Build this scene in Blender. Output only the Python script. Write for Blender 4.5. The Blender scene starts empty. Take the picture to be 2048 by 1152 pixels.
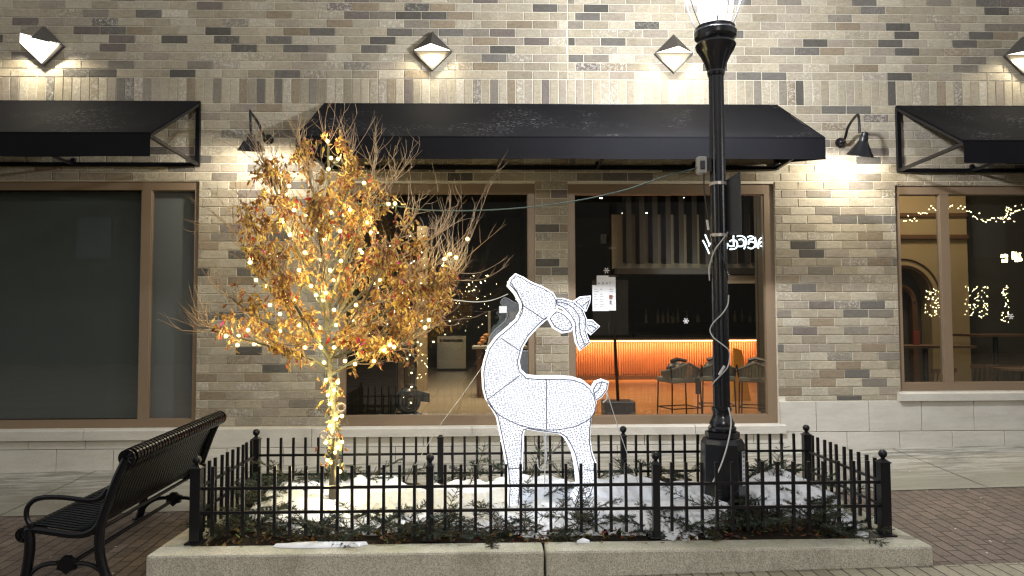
import bpy, bmesh, math, random
from mathutils import Vector, Matrix, Euler
from mathutils.geometry import tessellate_polygon
random.seed(7)
R = math.radians
S = bpy.context.scene
COL = S.collection
pi = math.pi

# ------------------------------------------------------------------ camera
CZ = 1.75
FPX = 1480.0                      # focal length in pixels of the 2048 wide photograph
YAW, PIT, ROL = R(1.5), R(2.67), R(0.24)
fw = Vector((math.sin(YAW)*math.cos(PIT), math.cos(YAW)*math.cos(PIT), math.sin(PIT)))
r0 = Vector((math.cos(YAW), -math.sin(YAW), 0))
u0 = r0.cross(fw)
rt = r0*math.cos(ROL) - u0*math.sin(ROL)
up = u0*math.cos(ROL) + r0*math.sin(ROL)
cam = bpy.data.cameras.new('camera'); camo = bpy.data.objects.new('camera', cam); COL.objects.link(camo)
cam.sensor_width = 36; cam.lens = FPX/2048*36; cam.clip_end = 400; cam.clip_start = .05
m = Matrix.Identity(4)
for i in range(3):
    m[i][0] = rt[i]; m[i][1] = up[i]; m[i][2] = -fw[i]
m[2][3] = CZ
camo.matrix_world = m
S.camera = camo
def P(px, py, Y):
    """world point seen at a photo pixel, at distance Y in front of the viewer"""
    d = fw + rt*((px-1024)/FPX) + up*((576-py)/FPX)
    return Vector((0, 0, CZ)) + d*(Y/d.y)

# ------------------------------------------------------------------ world + look
W = bpy.data.worlds.new('World'); S.world = W; W.use_nodes = True
wn = W.node_tree.nodes; wl = W.node_tree.links
for n in list(wn): wn.remove(n)
bg = wn.new('ShaderNodeBackground'); wo = wn.new('ShaderNodeOutputWorld')
bg.inputs[0].default_value = (.90, .90, .90, 1); bg.inputs[1].default_value = 0.42   # clouded night sky over a lit town
wl.new(bg.outputs[0], wo.inputs[0])
S.view_settings.view_transform = 'Standard'; S.view_settings.look = 'None'
S.view_settings.exposure = 0.56; S.view_settings.gamma = 1.0
cy = S.cycles
cy.use_denoising = True
try: cy.denoiser = 'OPENIMAGEDENOISE'
except Exception: pass
cy.max_bounces = 6; cy.diffuse_bounces = 3; cy.glossy_bounces = 3; cy.transparent_max_bounces = 16
cy.sample_clamp_indirect = 3.0; cy.sample_clamp_direct = 0
cy.caustics_reflective = False; cy.caustics_refractive = False
cy.use_light_tree = True
cy.filter_width = 1.3

# ------------------------------------------------------------------ light strengths
L_STREET = 470; L_GOOSE = 46; E_SCONCE = 4; E_BULB = 1.2; E_DEER = .72
def lamp(kind, name, loc, energy, color, radius=.05, parent=None, rot=None, spot=None, size=None):
    d = bpy.data.lights.new(name, kind); d.energy = energy; d.color = color
    if kind in ('POINT', 'SPOT'): d.shadow_soft_size = radius
    if kind == 'SPOT': d.spot_size = spot; d.spot_blend = .35
    if kind == 'AREA': d.size = size or .5
    o = bpy.data.objects.new(name, d); COL.objects.link(o); o.location = loc
    if rot: o.rotation_euler = rot
    if parent: o.parent = parent
    return o

# ------------------------------------------------------------------ materials
class NT:
    def __init__(s, name):
        s.m = bpy.data.materials.new(name); s.m.use_nodes = True
        s.t = s.m.node_tree; s.n = s.t.nodes; s.l = s.t.links
        s.n.clear(); s.out = s.n.new('ShaderNodeOutputMaterial')
        s._g = None
    def new(s, k, **kw):
        n = s.n.new(k)
        for a, b in kw.items(): setattr(n, a, b)
        return n
    def link(s, a, b): s.l.new(a, b)
    def pos(s):
        if not s._g: s._g = s.new('ShaderNodeNewGeometry')
        return s._g.outputs['Position']
    def obj(s):
        return s.new('ShaderNodeTexCoord').outputs['Object']
    def mapping(s, vec, scale=(1,1,1), rot=(0,0,0), loc=(0,0,0)):
        n = s.new('ShaderNodeMapping'); s.link(vec, n.inputs[0])
        n.inputs['Scale'].default_value = scale; n.inputs['Rotation'].default_value = rot; n.inputs['Location'].default_value = loc
        return n.outputs[0]
    def noise(s, vec, scale=5, detail=4, rough=.5, dist=0):
        n = s.new('ShaderNodeTexNoise'); s.link(vec, n.inputs['Vector'])
        n.inputs['Scale'].default_value = scale; n.inputs['Detail'].default_value = detail
        n.inputs['Roughness'].default_value = rough; n.inputs['Distortion'].default_value = dist
        return n.outputs[0]
    def ramp(s, fac, stops):
        n = s.new('ShaderNodeValToRGB'); s.link(fac, n.inputs[0])
        e = n.color_ramp.elements
        while len(e) < len(stops): e.new(.5)
        for i, (p, c) in enumerate(stops):
            e[i].position = p
            e[i].color = (c, c, c, 1) if not isinstance(c, tuple) else (*c, 1)
        return n.outputs[0]
    def mix(s, fac, a, b, mode='MIX'):
        n = s.new('ShaderNodeMix', data_type='RGBA', blend_type=mode)
        if isinstance(fac, (int, float)): n.inputs[0].default_value = fac
        else: s.link(fac, n.inputs[0])
        for k, v in ((6, a), (7, b)):
            if isinstance(v, tuple): n.inputs[k].default_value = (*v[:3], 1)
            else: s.link(v, n.inputs[k])
        return n.outputs[2]
    def math(s, op, a, b=0.0, c=None):
        n = s.new('ShaderNodeMath', operation=op)
        for k, v in ((0, a), (1, b)) + (((2, c),) if c is not None else ()):
            if isinstance(v, (int, float)): n.inputs[k].default_value = v
            else: s.link(v, n.inputs[k])
        return n.outputs[0]
    def bump(s, h, strength=.3, dist=.01):
        n = s.new('ShaderNodeBump'); s.link(h, n.inputs['Height'])
        n.inputs['Strength'].default_value = strength; n.inputs['Distance'].default_value = dist
        return n.outputs[0]
    def bsdf(s, color=(.5,.5,.5), rough=.5, metal=0, normal=None, spec=.5, emit=None, estr=0, coat=0):
        b = s.new('ShaderNodeBsdfPrincipled')
        for k, v in (('Base Color', color), ('Roughness', rough)):
            if isinstance(v, tuple): b.inputs[k].default_value = (*v[:3], 1)
            elif isinstance(v, (int, float)): b.inputs[k].default_value = v
            else: s.link(v, b.inputs[k])
        b.inputs['Metallic'].default_value = metal
        b.inputs['Specular IOR Level'].default_value = spec
        b.inputs['Coat Weight'].default_value = coat
        if normal: s.link(normal, b.inputs['Normal'])
        if emit:
            if isinstance(emit, tuple): b.inputs['Emission Color'].default_value = (*emit, 1)
            else: s.link(emit, b.inputs['Emission Color'])
            if isinstance(estr, (int, float)): b.inputs['Emission Strength'].default_value = estr
            else: s.link(estr, b.inputs['Emission Strength'])
        s.link(b.outputs[0], s.out.inputs[0])
        return b

M = {}
def simple(name, color, rough=.5, metal=0, var=.12, scale=12, bump=.1, spec=.5, bscale=60):
    t = NT(name); p = t.obj()
    n = t.noise(p, scale, 5, .6)
    c = t.mix(n, tuple(x*(1-var) for x in color), tuple(min(1, x*(1+var)) for x in color))
    nb = t.noise(p, bscale, 3)
    t.bsdf(c, rough, metal, t.bump(nb, bump, .004), spec)
    M[name] = t.m
def emis(name, color, strength):
    t = NT(name); e = t.new('ShaderNodeEmission'); e.inputs[0].default_value = (*color, 1); e.inputs[1].default_value = strength
    t.link(e.outputs[0], t.out.inputs[0]); M[name] = t.m

# brick: colour comes with each brick (attribute), clay texture from noise
t = NT('brick'); a = t.new('ShaderNodeAttribute', attribute_name='tone'); p = t.pos()
fine = t.noise(p, 55, 6, .7); mid = t.noise(t.mapping(p, (9, 9, 30)), 1.5, 5, .65)
blot = t.ramp(t.noise(p, 38, 5, .75, .6), [(.50, 0.), (.60, 1.)])
mot = t.math('MULTIPLY', blot, a.outputs['Alpha'])
c1 = t.mix(t.ramp(mid, [(.3, .72), (.7, 1.18)]), (0, 0, 0), a.outputs['Color'], 'MULTIPLY')
c1 = t.mix(1.0, a.outputs['Color'], t.ramp(mid, [(.25, .70), (.75, 1.0)]), 'MULTIPLY')
c1 = t.mix(1.0, c1, t.ramp(fine, [(.3, .75), (.62, 1.0)]), 'MULTIPLY')
c1 = t.mix(mot, c1, (.62, .58, .50))
stn = t.ramp(t.noise(t.mapping(p, (1.3, 1, .55)), 1.1, 5, .65), [(.30, .84), (.58, 1.04)])
c1 = t.mix(1.0, c1, stn, 'MULTIPLY')
hh = t.math('ADD', t.math('MULTIPLY', fine, 1.0), t.math('MULTIPLY', blot, .35))
t.bsdf(c1, .88, 0, t.bump(hh, .9, .006), .25); M['brick'] = t.m
t = NT('mortar'); p = t.pos(); n = t.noise(p, 70, 5, .7)
t.bsdf(t.mix(n, (.58, .54, .43), (.80, .75, .62)), .95, 0, t.bump(n, .8, .006), .1); M['mortar'] = t.m
t = NT('limestone'); p = t.pos()
n = t.noise(p, 1.6, 5, .6); n2 = t.noise(p, 90, 4, .7); n3 = t.ramp(t.noise(t.mapping(p, (2, 2, 9)), 1.3, 5, .7), [(.42, .0), (.75, 1.)])
c = t.mix(n, (.52, .49, .43), (.70, .67, .60)); c = t.mix(t.math('MULTIPLY', n3, .35), c, (.33, .29, .24))
c = t.mix(1., c, t.ramp(n2, [(.3, .85), (.6, 1.)]), 'MULTIPLY')
t.bsdf(c, .8, 0, t.bump(n2, .35, .003), .3); M['limestone'] = t.m
# concrete of the kerb, pitted, with mossy top
t = NT('kerb_concrete'); p = t.pos(); g = t.new('ShaderNodeNewGeometry')
sx = t.new('ShaderNodeSeparateXYZ'); t.link(g.outputs['Normal'], sx.inputs[0])
n = t.noise(p, 2.2, 6, .65); n2 = t.noise(p, 120, 4, .8); v = t.new('ShaderNodeTexVoronoi'); t.link(p, v.inputs['Vector']); v.inputs['Scale'].default_value = 75
c = t.mix(n, (.48, .45, .37), (.68, .64, .54))
c = t.mix(t.ramp(v.outputs['Distance'], [(.0, 1.), (.35, 0.)]), c, (.56, .54, .47))
c = t.mix(1., c, t.ramp(n2, [(.35, .38), (.6, 1.1)]), 'MULTIPLY')
c = t.mix(t.ramp(t.noise(t.mapping(p, (1, 1, .35)), 3.1, 6, .75), [(.50, 0.), (.72, .55)]), c, (.19, .17, .13))
moss = t.math('MULTIPLY', t.ramp(sx.outputs[2], [(.6, 0.), (.95, 1.)]), t.ramp(t.noise(p, 3.5, 5, .7), [(.35, .0), (.7, .55)]))
c = t.mix(moss, c, (.25, .28, .15))
t.bsdf(c, .9, 0, t.bump(n2, .7, .006), .2); M['kerb_concrete'] = t.m
# pavers
def pavers(name, c1, c2, mort, w=.1, l=.2, rotz=pi/2, rough=.7):
    t = NT(name); p = t.pos()
    b = t.new('ShaderNodeTexBrick'); t.link(t.mapping(p, rot=(0, 0, rotz)), b.inputs['Vector'])
    b.inputs['Scale'].default_value = 1; b.inputs['Brick Width'].default_value = l; b.inputs['Row Height'].default_value = w
    b.inputs['Mortar Size'].default_value = .007; b.inputs['Mortar Smooth'].default_value = .3; b.inputs['Bias'].default_value = 0
    b.inputs['Color1'].default_value = (*c1, 1); b.inputs['Color2'].default_value = (*c2, 1); b.inputs['Mortar'].default_value = (*mort, 1)
    n = t.noise(p, 40, 6, .75); n1 = t.noise(p, 1.1, 4, .6)
    c = t.mix(1., b.outputs['Color'], t.ramp(n, [(.28, .55), (.68, 1.15)]), 'MULTIPLY')
    c = t.mix(t.ramp(n1, [(.35, 0.), (.75, .45)]), c, tuple(x*.55 for x in c1))
    grit = t.ramp(t.noise(p, 160, 2, .5), [(.70, 0.), (.74, 1.)])
    c = t.mix(t.math('MULTIPLY', grit, .7), c, (.55, .53, .47))
    h = t.math('SUBTRACT', t.math('MULTIPLY', n, .25), b.outputs['Fac'])
    r = t.ramp(n1, [(.3, rough-.25), (.6, rough)])
    t.bsdf(c, r, 0, t.bump(h, .35, .004), .3); M[name] = t.m
pavers('red_pavers', (.185, .142, .112), (.13, .102, .082), (.025, .022, .018))
pavers('tan_pavers', (.34, .31, .225), (.25, .225, .165), (.04, .035, .025), w=.104, l=.6)
# sidewalk concrete: worn, dusted with frost streaks
t = NT('walk_concrete'); p = t.pos()
n = t.noise(p, 1.3, 6, .65); n2 = t.noise(p, 60, 5, .75)
c = t.mix(n, (.18, .172, .135), (.26, .245, .195))
fr = t.ramp(t.noise(t.mapping(p, (1.1, 9, 1)), 1.6, 7, .78, .4), [(.45, 0.), (.57, 1.)])
sy = t.new('ShaderNodeSeparateXYZ'); t.link(p, sy.inputs[0])
band = t.ramp(t.math('MULTIPLY_ADD', sy.outputs[1], .5, -3.62), [(.0, .12), (.45, .85), (.62, 1.)])
fr = t.math('MULTIPLY', fr, band)
c = t.mix(t.math('MULTIPLY', fr, .75), c, (.62, .60, .53))
c = t.mix(1., c, t.ramp(n2, [(.3, .8), (.65, 1.05)]), 'MULTIPLY')
t.bsdf(c, t.ramp(n, [(.35, .35), (.6, .65)]), 0, t.bump(t.math('ADD', n2, fr), .25, .004), .45); M['walk_concrete'] = t.m
# black paint, metals
simple('black_paint', (.006, .006, .008), .33, 0, .3, 8, .06, .4)
simple('lamp_black', (.010, .011, .015), .24, 0, .3, 8, .05, .6)
simple('bench_black', (.004, .004, .006), .25, 0, .3, 8, .05, .35)
simple('bronze_frame', (.25, .18, .118), .42, .15, .12, 3, .05, .5)
simple('steel', (.55, .53, .48), .25, 1, .1, 6, .05)
simple('grey_metal', (.10, .105, .12), .4, .5, .1, 6, .05)
simple('fixture_dark', (.075, .068, .058), .5, .2, .3, 10, .1)
simple('fixture_cream', (.30, .25, .17), .55, 0, .1, 14, .1)
simple('plastic_grey', (.36, .36, .34), .5, 0, .1, 20, .05)
simple('cord_white', (.62, .62, .60), .5, 0, .1, 20, .05)
simple('cord_green', (.055, .085, .075), .5, 0, .2, 20, .05)
simple('cord_black', (.012, .012, .014), .4, 0, .2, 20, .05)
simple('bark', (.085, .075, .05), .85, 0, .45, 22, .8, .3, 45)
simple('twig', (.26, .19, .13), .8, 0, .35, 12, .3)
simple('soil', (.022, .017, .013), .95, 0, .5, 30, 1.0, .1, 40)
simple('shade_cloth', (.24, .235, .235), .8, 0, .15, 1.2, .1, .3)
simple('dark_wall', (.05, .05, .045), .7, 0, .3, 1, .1)
simple('black_matte', (.010, .010, .011), .55, 0, .3, 4, .1)
simple('wood_orange', (.42, .165, .07), .5, 0, .3, 5, .15)
simple('wood_dark', (.11, .055, .028), .5, 0, .3, 5, .15)
simple('plaster_tan', (.34, .26, .15), .8, 0, .12, 3, .1)
simple('panel_grey', (.36, .35, .30), .8, 0, .12, 3, .1)
simple('paper', (.80, .80, .82), .7, 0, .03, 20, .05)
simple('ink', (.22, .22, .26), .7, 0, .2, 20, .05)
simple('paper_print', (.30, .13, .10), .7, 0, .4, 20, .05)
simple('stool_weave', (.20, .235, .24), .75, 0, .3, 14, .4)
simple('tape', (.55, .50, .46), .4, .3, .5, 40, .1)
simple('blower_blue', (.06, .085, .12), .35, 0, .3, 6, .05)
simple('wood_floor_tile', (.40, .31, .20), .35, 0, .15, 2, .1)
simple('snow_block', (.80, .82, .86), .75, 0, .06, 6, .5, .3, 14)
t = NT('awning_fabric'); p = t.pos()
n = t.noise(p, 1.2, 4, .6); drops = t.ramp(t.noise(t.mapping(p, (1, 1, 1.5)), 27, 2, .8, .7), [(.57, 0.), (.63, 1.)])
patch = t.ramp(t.noise(p, 1.1, 3, .6), [(.50, 0.), (.68, .8)]); g = t.new('ShaderNodeNewGeometry'); sx = t.new('ShaderNodeSeparateXYZ'); t.link(g.outputs['Normal'], sx.inputs[0])
top = t.ramp(t.math('ABSOLUTE', sx.outputs[2]), [(.3, 0.), (.5, 1.)])
dm = t.math('MULTIPLY', t.math('MULTIPLY', drops, patch), top)
c = t.mix(n, (.006, .006, .007), (.011, .011, .013)); c = t.mix(t.math('MULTIPLY', dm, .5), c, (.24, .235, .23))
weave = t.new('ShaderNodeTexWave'); t.link(p, weave.inputs['Vector']); weave.inputs['Scale'].default_value = 90
t.bsdf(c, .85, 0, t.bump(t.math('ADD', weave.outputs['Fac'], dm), .15, .003), .06); M['awning_fabric'] = t.m
# snow
t = NT('snow'); p = t.pos(); n = t.noise(p, 14, 6, .6); n2 = t.noise(p, 3, 4)
dirt = t.ramp(t.noise(p, 30, 5, .75), [(.60, 0.), (.68, 1.)])
c = t.mix(n2, (.80, .84, .90), (.88, .90, .94)); c = t.mix(t.math('MULTIPLY', dirt, .35), c, (.25, .22, .18))
t.bsdf(c, .7, 0, t.bump(n, .9, .03), .3); M['snow'] = t.m
# leaves (colour per leaf)
t = NT('dry_leaf'); a = t.new('ShaderNodeAttribute', attribute_name='tone'); p = t.pos()
c = t.mix(1., a.outputs['Color'], t.ramp(t.noise(p, 60, 3), [(.3, .7), (.7, 1.1)]), 'MULTIPLY')
d = t.new('ShaderNodeBsdfPrincipled'); t.link(c, d.inputs['Base Color']); d.inputs['Roughness'].default_value = .6
tr = t.new('ShaderNodeBsdfTranslucent'); t.link(c, tr.inputs[0]); mx = t.new('ShaderNodeMixShader'); mx.inputs[0].default_value = .4
t.link(d.outputs[0], mx.inputs[1]); t.link(tr.outputs[0], mx.inputs[2]); t.link(mx.outputs[0], t.out.inputs[0]); M['dry_leaf'] = t.m
t = NT('needles'); a = t.new('ShaderNodeAttribute', attribute_name='tone')
t.bsdf(a.outputs['Color'], .6, 0, None, .3); M['needles'] = t.m
# glass: clear pane with a real reflection
t = NT('glass'); g = t.new('ShaderNodeNewGeometry'); dt = t.new('ShaderNodeVectorMath', operation='DOT_PRODUCT')
t.link(g.outputs['Normal'], dt.inputs[0]); t.link(g.outputs['Incoming'], dt.inputs[1])
ca = t.math('ABSOLUTE', dt.outputs['Value']); pw = t.math('POWER', t.math('SUBTRACT', 1.0, ca), 5.0)
fr = t.math('MULTIPLY_ADD', pw, .9, .10)
tp = t.new('ShaderNodeBsdfTransparent'); tp.inputs[0].default_value = (.93, .95, .94, 1); gl = t.new('ShaderNodeBsdfGlossy'); gl.inputs['Roughness'].default_value = .004
mx = t.new('ShaderNodeMixShader'); t.link(fr, mx.inputs[0]); t.link(tp.outputs[0], mx.inputs[1]); t.link(gl.outputs[0], mx.inputs[2]); t.link(mx.outputs[0], t.out.inputs[0]); M['glass'] = t.m
# lamp globe: clear ribbed glass, slightly frosted
t = NT('globe_glass'); tp = t.new('ShaderNodeBsdfTransparent'); tl = t.new('ShaderNodeBsdfTranslucent'); gl = t.new('ShaderNodeBsdfGlossy'); gl.inputs['Roughness'].default_value = .1
m1 = t.new('ShaderNodeMixShader'); m1.inputs[0].default_value = .002; m2 = t.new('ShaderNodeMixShader'); m2.inputs[0].default_value = .03
t.link(tp.outputs[0], m1.inputs[1]); t.link(tl.outputs[0], m1.inputs[2]); t.link(m1.outputs[0], m2.inputs[1]); t.link(gl.outputs[0], m2.inputs[2]); t.link(m2.outputs[0], t.out.inputs[0]); M['globe_glass'] = t.m
emis('street_glow', (.93, .96, 1.0), 14)
emis('sconce_glow', (1.0, .90, .70), E_SCONCE)
emis('sconce_glow_soft', (1.0, .93, .82), 2.2)
emis('goose_glow', (1.0, .90, .70), 14)
t = NT('bulb_glow'); lw = t.new('ShaderNodeLayerWeight'); lw.inputs['Blend'].default_value = .5  # emission fades to yellow at the edge, imitating a halo round the bulb
f_ = t.math('POWER', t.math('SUBTRACT', 1.0, lw.outputs['Facing']), 2.0)
e = t.new('ShaderNodeEmission'); t.link(t.mix(f_, (1.0, .55, .10), (1.0, .80, .38)), e.inputs[0]); t.link(t.math('MULTIPLY_ADD', f_, 3.4, .3), e.inputs[1])
tp = t.new('ShaderNodeBsdfTransparent'); ad = t.new('ShaderNodeAddShader'); t.link(e.outputs[0], ad.inputs[0]); t.link(tp.outputs[0], ad.inputs[1]); t.link(ad.outputs[0], t.out.inputs[0]); M['bulb_glow'] = t.m
emis('far_bulb', (1.0, .80, .38), 40)
emis('neon_white', (.80, .92, 1.0), 3.2)
emis('led_amber', (1.0, .50, .15), 9)
emis('ceiling_spot', (1.0, .93, .8), 12)
# light mesh of the deer: net sewn with tiny leds
t = NT('led_mesh'); p = t.obj()
v = t.new('ShaderNodeTexVoronoi'); v.voronoi_dimensions = '2D'; t.link(t.mapping(t.mapping(p, rot=(R(90), 0, 0)), (1, 1.2, 1), (0, 0, R(12))), v.inputs['Vector']); v.inputs['Scale'].default_value = 44; v.inputs['Randomness'].default_value = .55
led = t.ramp(v.outputs['Distance'], [(.0, .0), (.20, .15), (.38, 1.)])
hole = t.ramp(t.noise(p, 9, 2, .5), [(.36, .85), (.60, 1.08)])
st = t.math('MULTIPLY', t.math('MULTIPLY', led, hole), E_DEER*1.12)
st = t.math('ADD', st, .03)
t.bsdf((.45, .47, .52), .6, 0, None, .3, emit=(.86, .90, 1.0), estr=st); M['led_mesh'] = t.m
simple('deer_wire', (.10, .11, .17), .5, 0, .2, 20, .05)
t = NT('led_rim'); p = t.obj(); n = t.noise(p, 150, 3, .7)
st = t.math('MULTIPLY_ADD', t.ramp(n, [(.38, .1), (.62, 1.)]), E_DEER*.5, .50)
t.bsdf((.75, .77, .80), .6, 0, None, .3, emit=(.86, .91, 1.0), estr=st); M['led_rim'] = t.m

# ------------------------------------------------------------------ mesh helpers
class MB:
    def __init__(s): s.v = []; s.f = []; s.c = []; s.mi = []
    def add(s, vs, fs, tone=None, mi=0):
        o = len(s.v); s.v += [tuple(x) for x in vs]
        for f in fs:
            s.f.append([o+i for i in f]); s.c.append(tone); s.mi.append(mi)
    def box(s, x0, x1, y0, y1, z0, z1, tone=None, mi=0):
        vs = [(x0,y0,z0),(x1,y0,z0),(x1,y1,z0),(x0,y1,z0),(x0,y0,z1),(x1,y0,z1),(x1,y1,z1),(x0,y1,z1)]
        s.add(vs, [(0,3,2,1),(4,5,6,7),(0,1,5,4),(1,2,6,5),(2,3,7,6),(3,0,4,7)], tone, mi)
    def tube(s, pts, rad, n=8, tone=None, cap=True, mi=0):
        pts = [Vector(p) for p in pts]
        rs = rad if isinstance(rad, (list, tuple)) else [rad]*len(pts)
        vs = []; prev = None
        for i, p in enumerate(pts):
            d = (pts[min(i+1, len(pts)-1)] - pts[max(i-1, 0)])
            if d.length < 1e-9: d = Vector((0,0,1))
            d.normalize()
            if prev is None:
                a = Vector((0,0,1)) if abs(d.z) < .9 else Vector((1,0,0))
                u = d.cross(a).normalized()
            else:
                u = (prev - d*prev.dot(d))
                u = u.normalized() if u.length > 1e-6 else d.orthogonal().normalized()
            prev = u; w = d.cross(u)
            for k in range(n):
                an = 2*pi*k/n
                vs.append(p + (u*math.cos(an) + w*math.sin(an))*rs[i])
        fs = []
        for i in range(len(pts)-1):
            for k in range(n):
                fs.append((i*n+k, i*n+(k+1)%n, (i+1)*n+(k+1)%n, (i+1)*n+k))
        if cap and n > 2:
            fs.append(tuple(range(n-1, -1, -1))); fs.append(tuple((len(pts)-1)*n+k for k in range(n)))
        s.add(vs, fs, tone, mi)
    def bar(s, a, b, w, h, tone=None, mi=0, upv=(0,0,1)):
        a = Vector(a); b = Vector(b); d = (b-a).normalized(); u = Vector(upv)
        if abs(d.dot(u)) > .98: u = Vector((0,1,0))
        x = d.cross(u).normalized(); z = x.cross(d)
        vs = [p + x*sx*w/2 + z*sz*h/2 for p in (a, b) for sx, sz in ((-1,-1),(1,-1),(1,1),(-1,1))]
        s.add(vs, [(0,3,2,1),(4,5,6,7),(0,1,5,4),(1,2,6,5),(2,3,7,6),(3,0,4,7)], tone, mi)
    def lathe(s, prof, c=(0,0,0), n=24, tone=None, mi=0, flute=None, phase=0):
        vs = []
        for j, (r, z) in enumerate(prof):
            for k in range(n):
                rr = r
                if flute and flute[0] <= j <= flute[1] and k % 2: rr = r*flute[2]
                an = 2*pi*k/n + phase
                vs.append((c[0]+rr*math.cos(an), c[1]+rr*math.sin(an), c[2]+z))
        fs = []
        for j in range(len(prof)-1):
            for k in range(n):
                fs.append((j*n+k, j*n+(k+1)%n, (j+1)*n+(k+1)%n, (j+1)*n+k))
        fs.append(tuple(range(n-1, -1, -1))); fs.append(tuple((len(prof)-1)*n+k for k in range(n)))
        s.add(vs, fs, tone, mi)
    def ball(s, c, r, n=12, m_=8, tone=None, sz=1):
        s.lathe([(max(1e-4, r*math.sin(pi*j/m_)), -r*sz*math.cos(pi*j/m_)) for j in range(m_+1)], c, n, tone)
    def build(s, name, mat, parent=None, smooth=None, loc=None, bevel=None):
        me = bpy.data.meshes.new(name)
        off = Vector(loc) if loc is not None else Vector((0,0,0))
        me.from_pydata([tuple(Vector(v)-off) for v in s.v], [], s.f)
        mats = mat if isinstance(mat, (list, tuple)) else [mat]
        for q in mats: me.materials.append(M[q])
        if len(mats) > 1: me.polygons.foreach_set('material_index', s.mi)
        if any(c is not None for c in s.c):
            at = me.attributes.new('tone', 'FLOAT_COLOR', 'CORNER')
            buf = []
            for poly, c in zip(s.f, s.c):
                c = c or (.5,.5,.5,0)
                if len(c) == 3: c = (*c, 0)
                buf += list(c)*len(poly)
            at.data.foreach_set('color', buf)
        me.update()
        if smooth is not None:
            me.polygons.foreach_set('use_smooth', [True]*len(me.polygons))
            me.set_sharp_from_angle(angle=R(smooth))
        o = bpy.data.objects.new(name, me); COL.objects.link(o)
        if loc is not None: o.location = loc
        if parent:
            o.parent = parent
            if loc is None: o.matrix_parent_inverse = Matrix.Identity(4)
        if bevel:
            b = o.modifiers.new('bevel', 'BEVEL'); b.width = bevel; b.segments = 2; b.limit_method = 'ANGLE'
        return o
def tag(o, label, cat, group=None, kind=None):
    if label: o['label'] = label
    if cat: o['category'] = cat
    if group: o['group'] = group
    if kind: o['kind'] = kind
    return o
def thing(name, label, cat, loc=(0,0,0), rz=0, group=None):
    o = bpy.data.objects.new(name, None); COL.objects.link(o); o.location = loc; o.rotation_euler = (0,0,rz)
    o.empty_display_size = .1
    return tag(o, label, cat, group)
def structure(o): o['kind'] = 'structure'; return o
def copy_tree(o, parent=None):
    c = o.copy(); COL.objects.link(c)
    if parent: c.parent = parent
    for ch in [x for x in list(COL.objects) if x.parent == o]: copy_tree(ch, c)
    return c
def bez(pts, n=6):
    """smooth curve through points (Catmull-Rom)"""
    pts = [Vector(p) for p in pts]; q = [pts[0]] + pts + [pts[-1]]; out = []
    for i in range(1, len(q)-2):
        for k in range(n):
            t_ = k/n; a, b, c, d = q[i-1], q[i], q[i+1], q[i+2]
            out.append(.5*((2*b) + (c-a)*t_ + (2*a-5*b+4*c-d)*t_*t_ + (3*b-a-3*c+d)*t_**3))
    out.append(pts[-1]); return out

# ------------------------------------------------------------------ ground
YW = 8.65
def gz(x, y):
    xx = max(-9, min(9, x))
    z = CZ - 1.752 + .0185*xx
    if y > 5.13: z += .049*(min(y, 8.8)-5.13)
    else: z += .012*(max(y, -10)-5.13)
    return z
def sheet(name, xs, ys, mat, dz=0):
    b = MB(); vs = [(x, y, gz(x, y)+dz) for y in ys for x in xs]; nx = len(xs)
    fs = [(j*nx+i, j*nx+i+1, (j+1)*nx+i+1, (j+1)*nx+i) for j in range(len(ys)-1) for i in range(nx-1)]
    b.add(vs, fs); return structure(b.build(name, mat))
fx = [-60, -30, -12, -9, -6, -3, 0, 3, 6, 9, 12, 30, 60]
sheet('ground', fx, [-60, -30, -10, -5, 0, 2.5, 5.13, 6, 7, 8, 8.8], 'red_pavers')
KX0, KX1, KY0, KY1 = -2.345, 3.05, 5.13, 7.02
sheet('paver_border', [-9, -6, -3, 0, 3, 6, 9, 12], [4.86, 5.128], 'tan_pavers', .004)
b = MB()
joints = [-12, -8.1, -6.3, -4.5, -2.7, -.9, .9, 2.7, 4.66, 6.5, 8.3, 12]
for i in range(len(joints)-1):
    x0, x1 = joints[i]+.006, joints[i+1]-.006
    ya, yb = 6.93, 8.80
    n = 4
    for k in range(n):
        y0 = ya+(yb-ya)*k/n; y1 = ya+(yb-ya)*(k+1)/n
        b.add([(x0,y0,gz(x0,y0)+.006),(x1,y0,gz(x1,y0)+.006),(x1,y1,gz(x1,y1)+.006),(x0,y1,gz(x0,y1)+.006)], [(0,1,2,3)])
structure(b.build('sidewalk', 'walk_concrete'))

# ------------------------------------------------------------------ the building
BLD = thing('brick_building', 'long tan and grey brick storefront with bronze framed windows and pale stone base', 'building', (0, YW, 0))
BL = Vector((0, YW, 0))
def bpart(mb, name, mat, parent=None, **k):
    o = mb.build(name, mat, parent or BLD, **k)
    if parent is None: o.location = -BL      # meshes are in world coordinates, the building's base is at BL
    return o
def wx(px, py=600, Y=YW): return P(px, py, Y).x
def wz(py, px=1024, Y=YW): return P(px, py, Y).z
XS = wx(1558, 800)                          # the stone base steps up here
zl = wz(856, 540); zr = wz(801, 1660)
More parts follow.
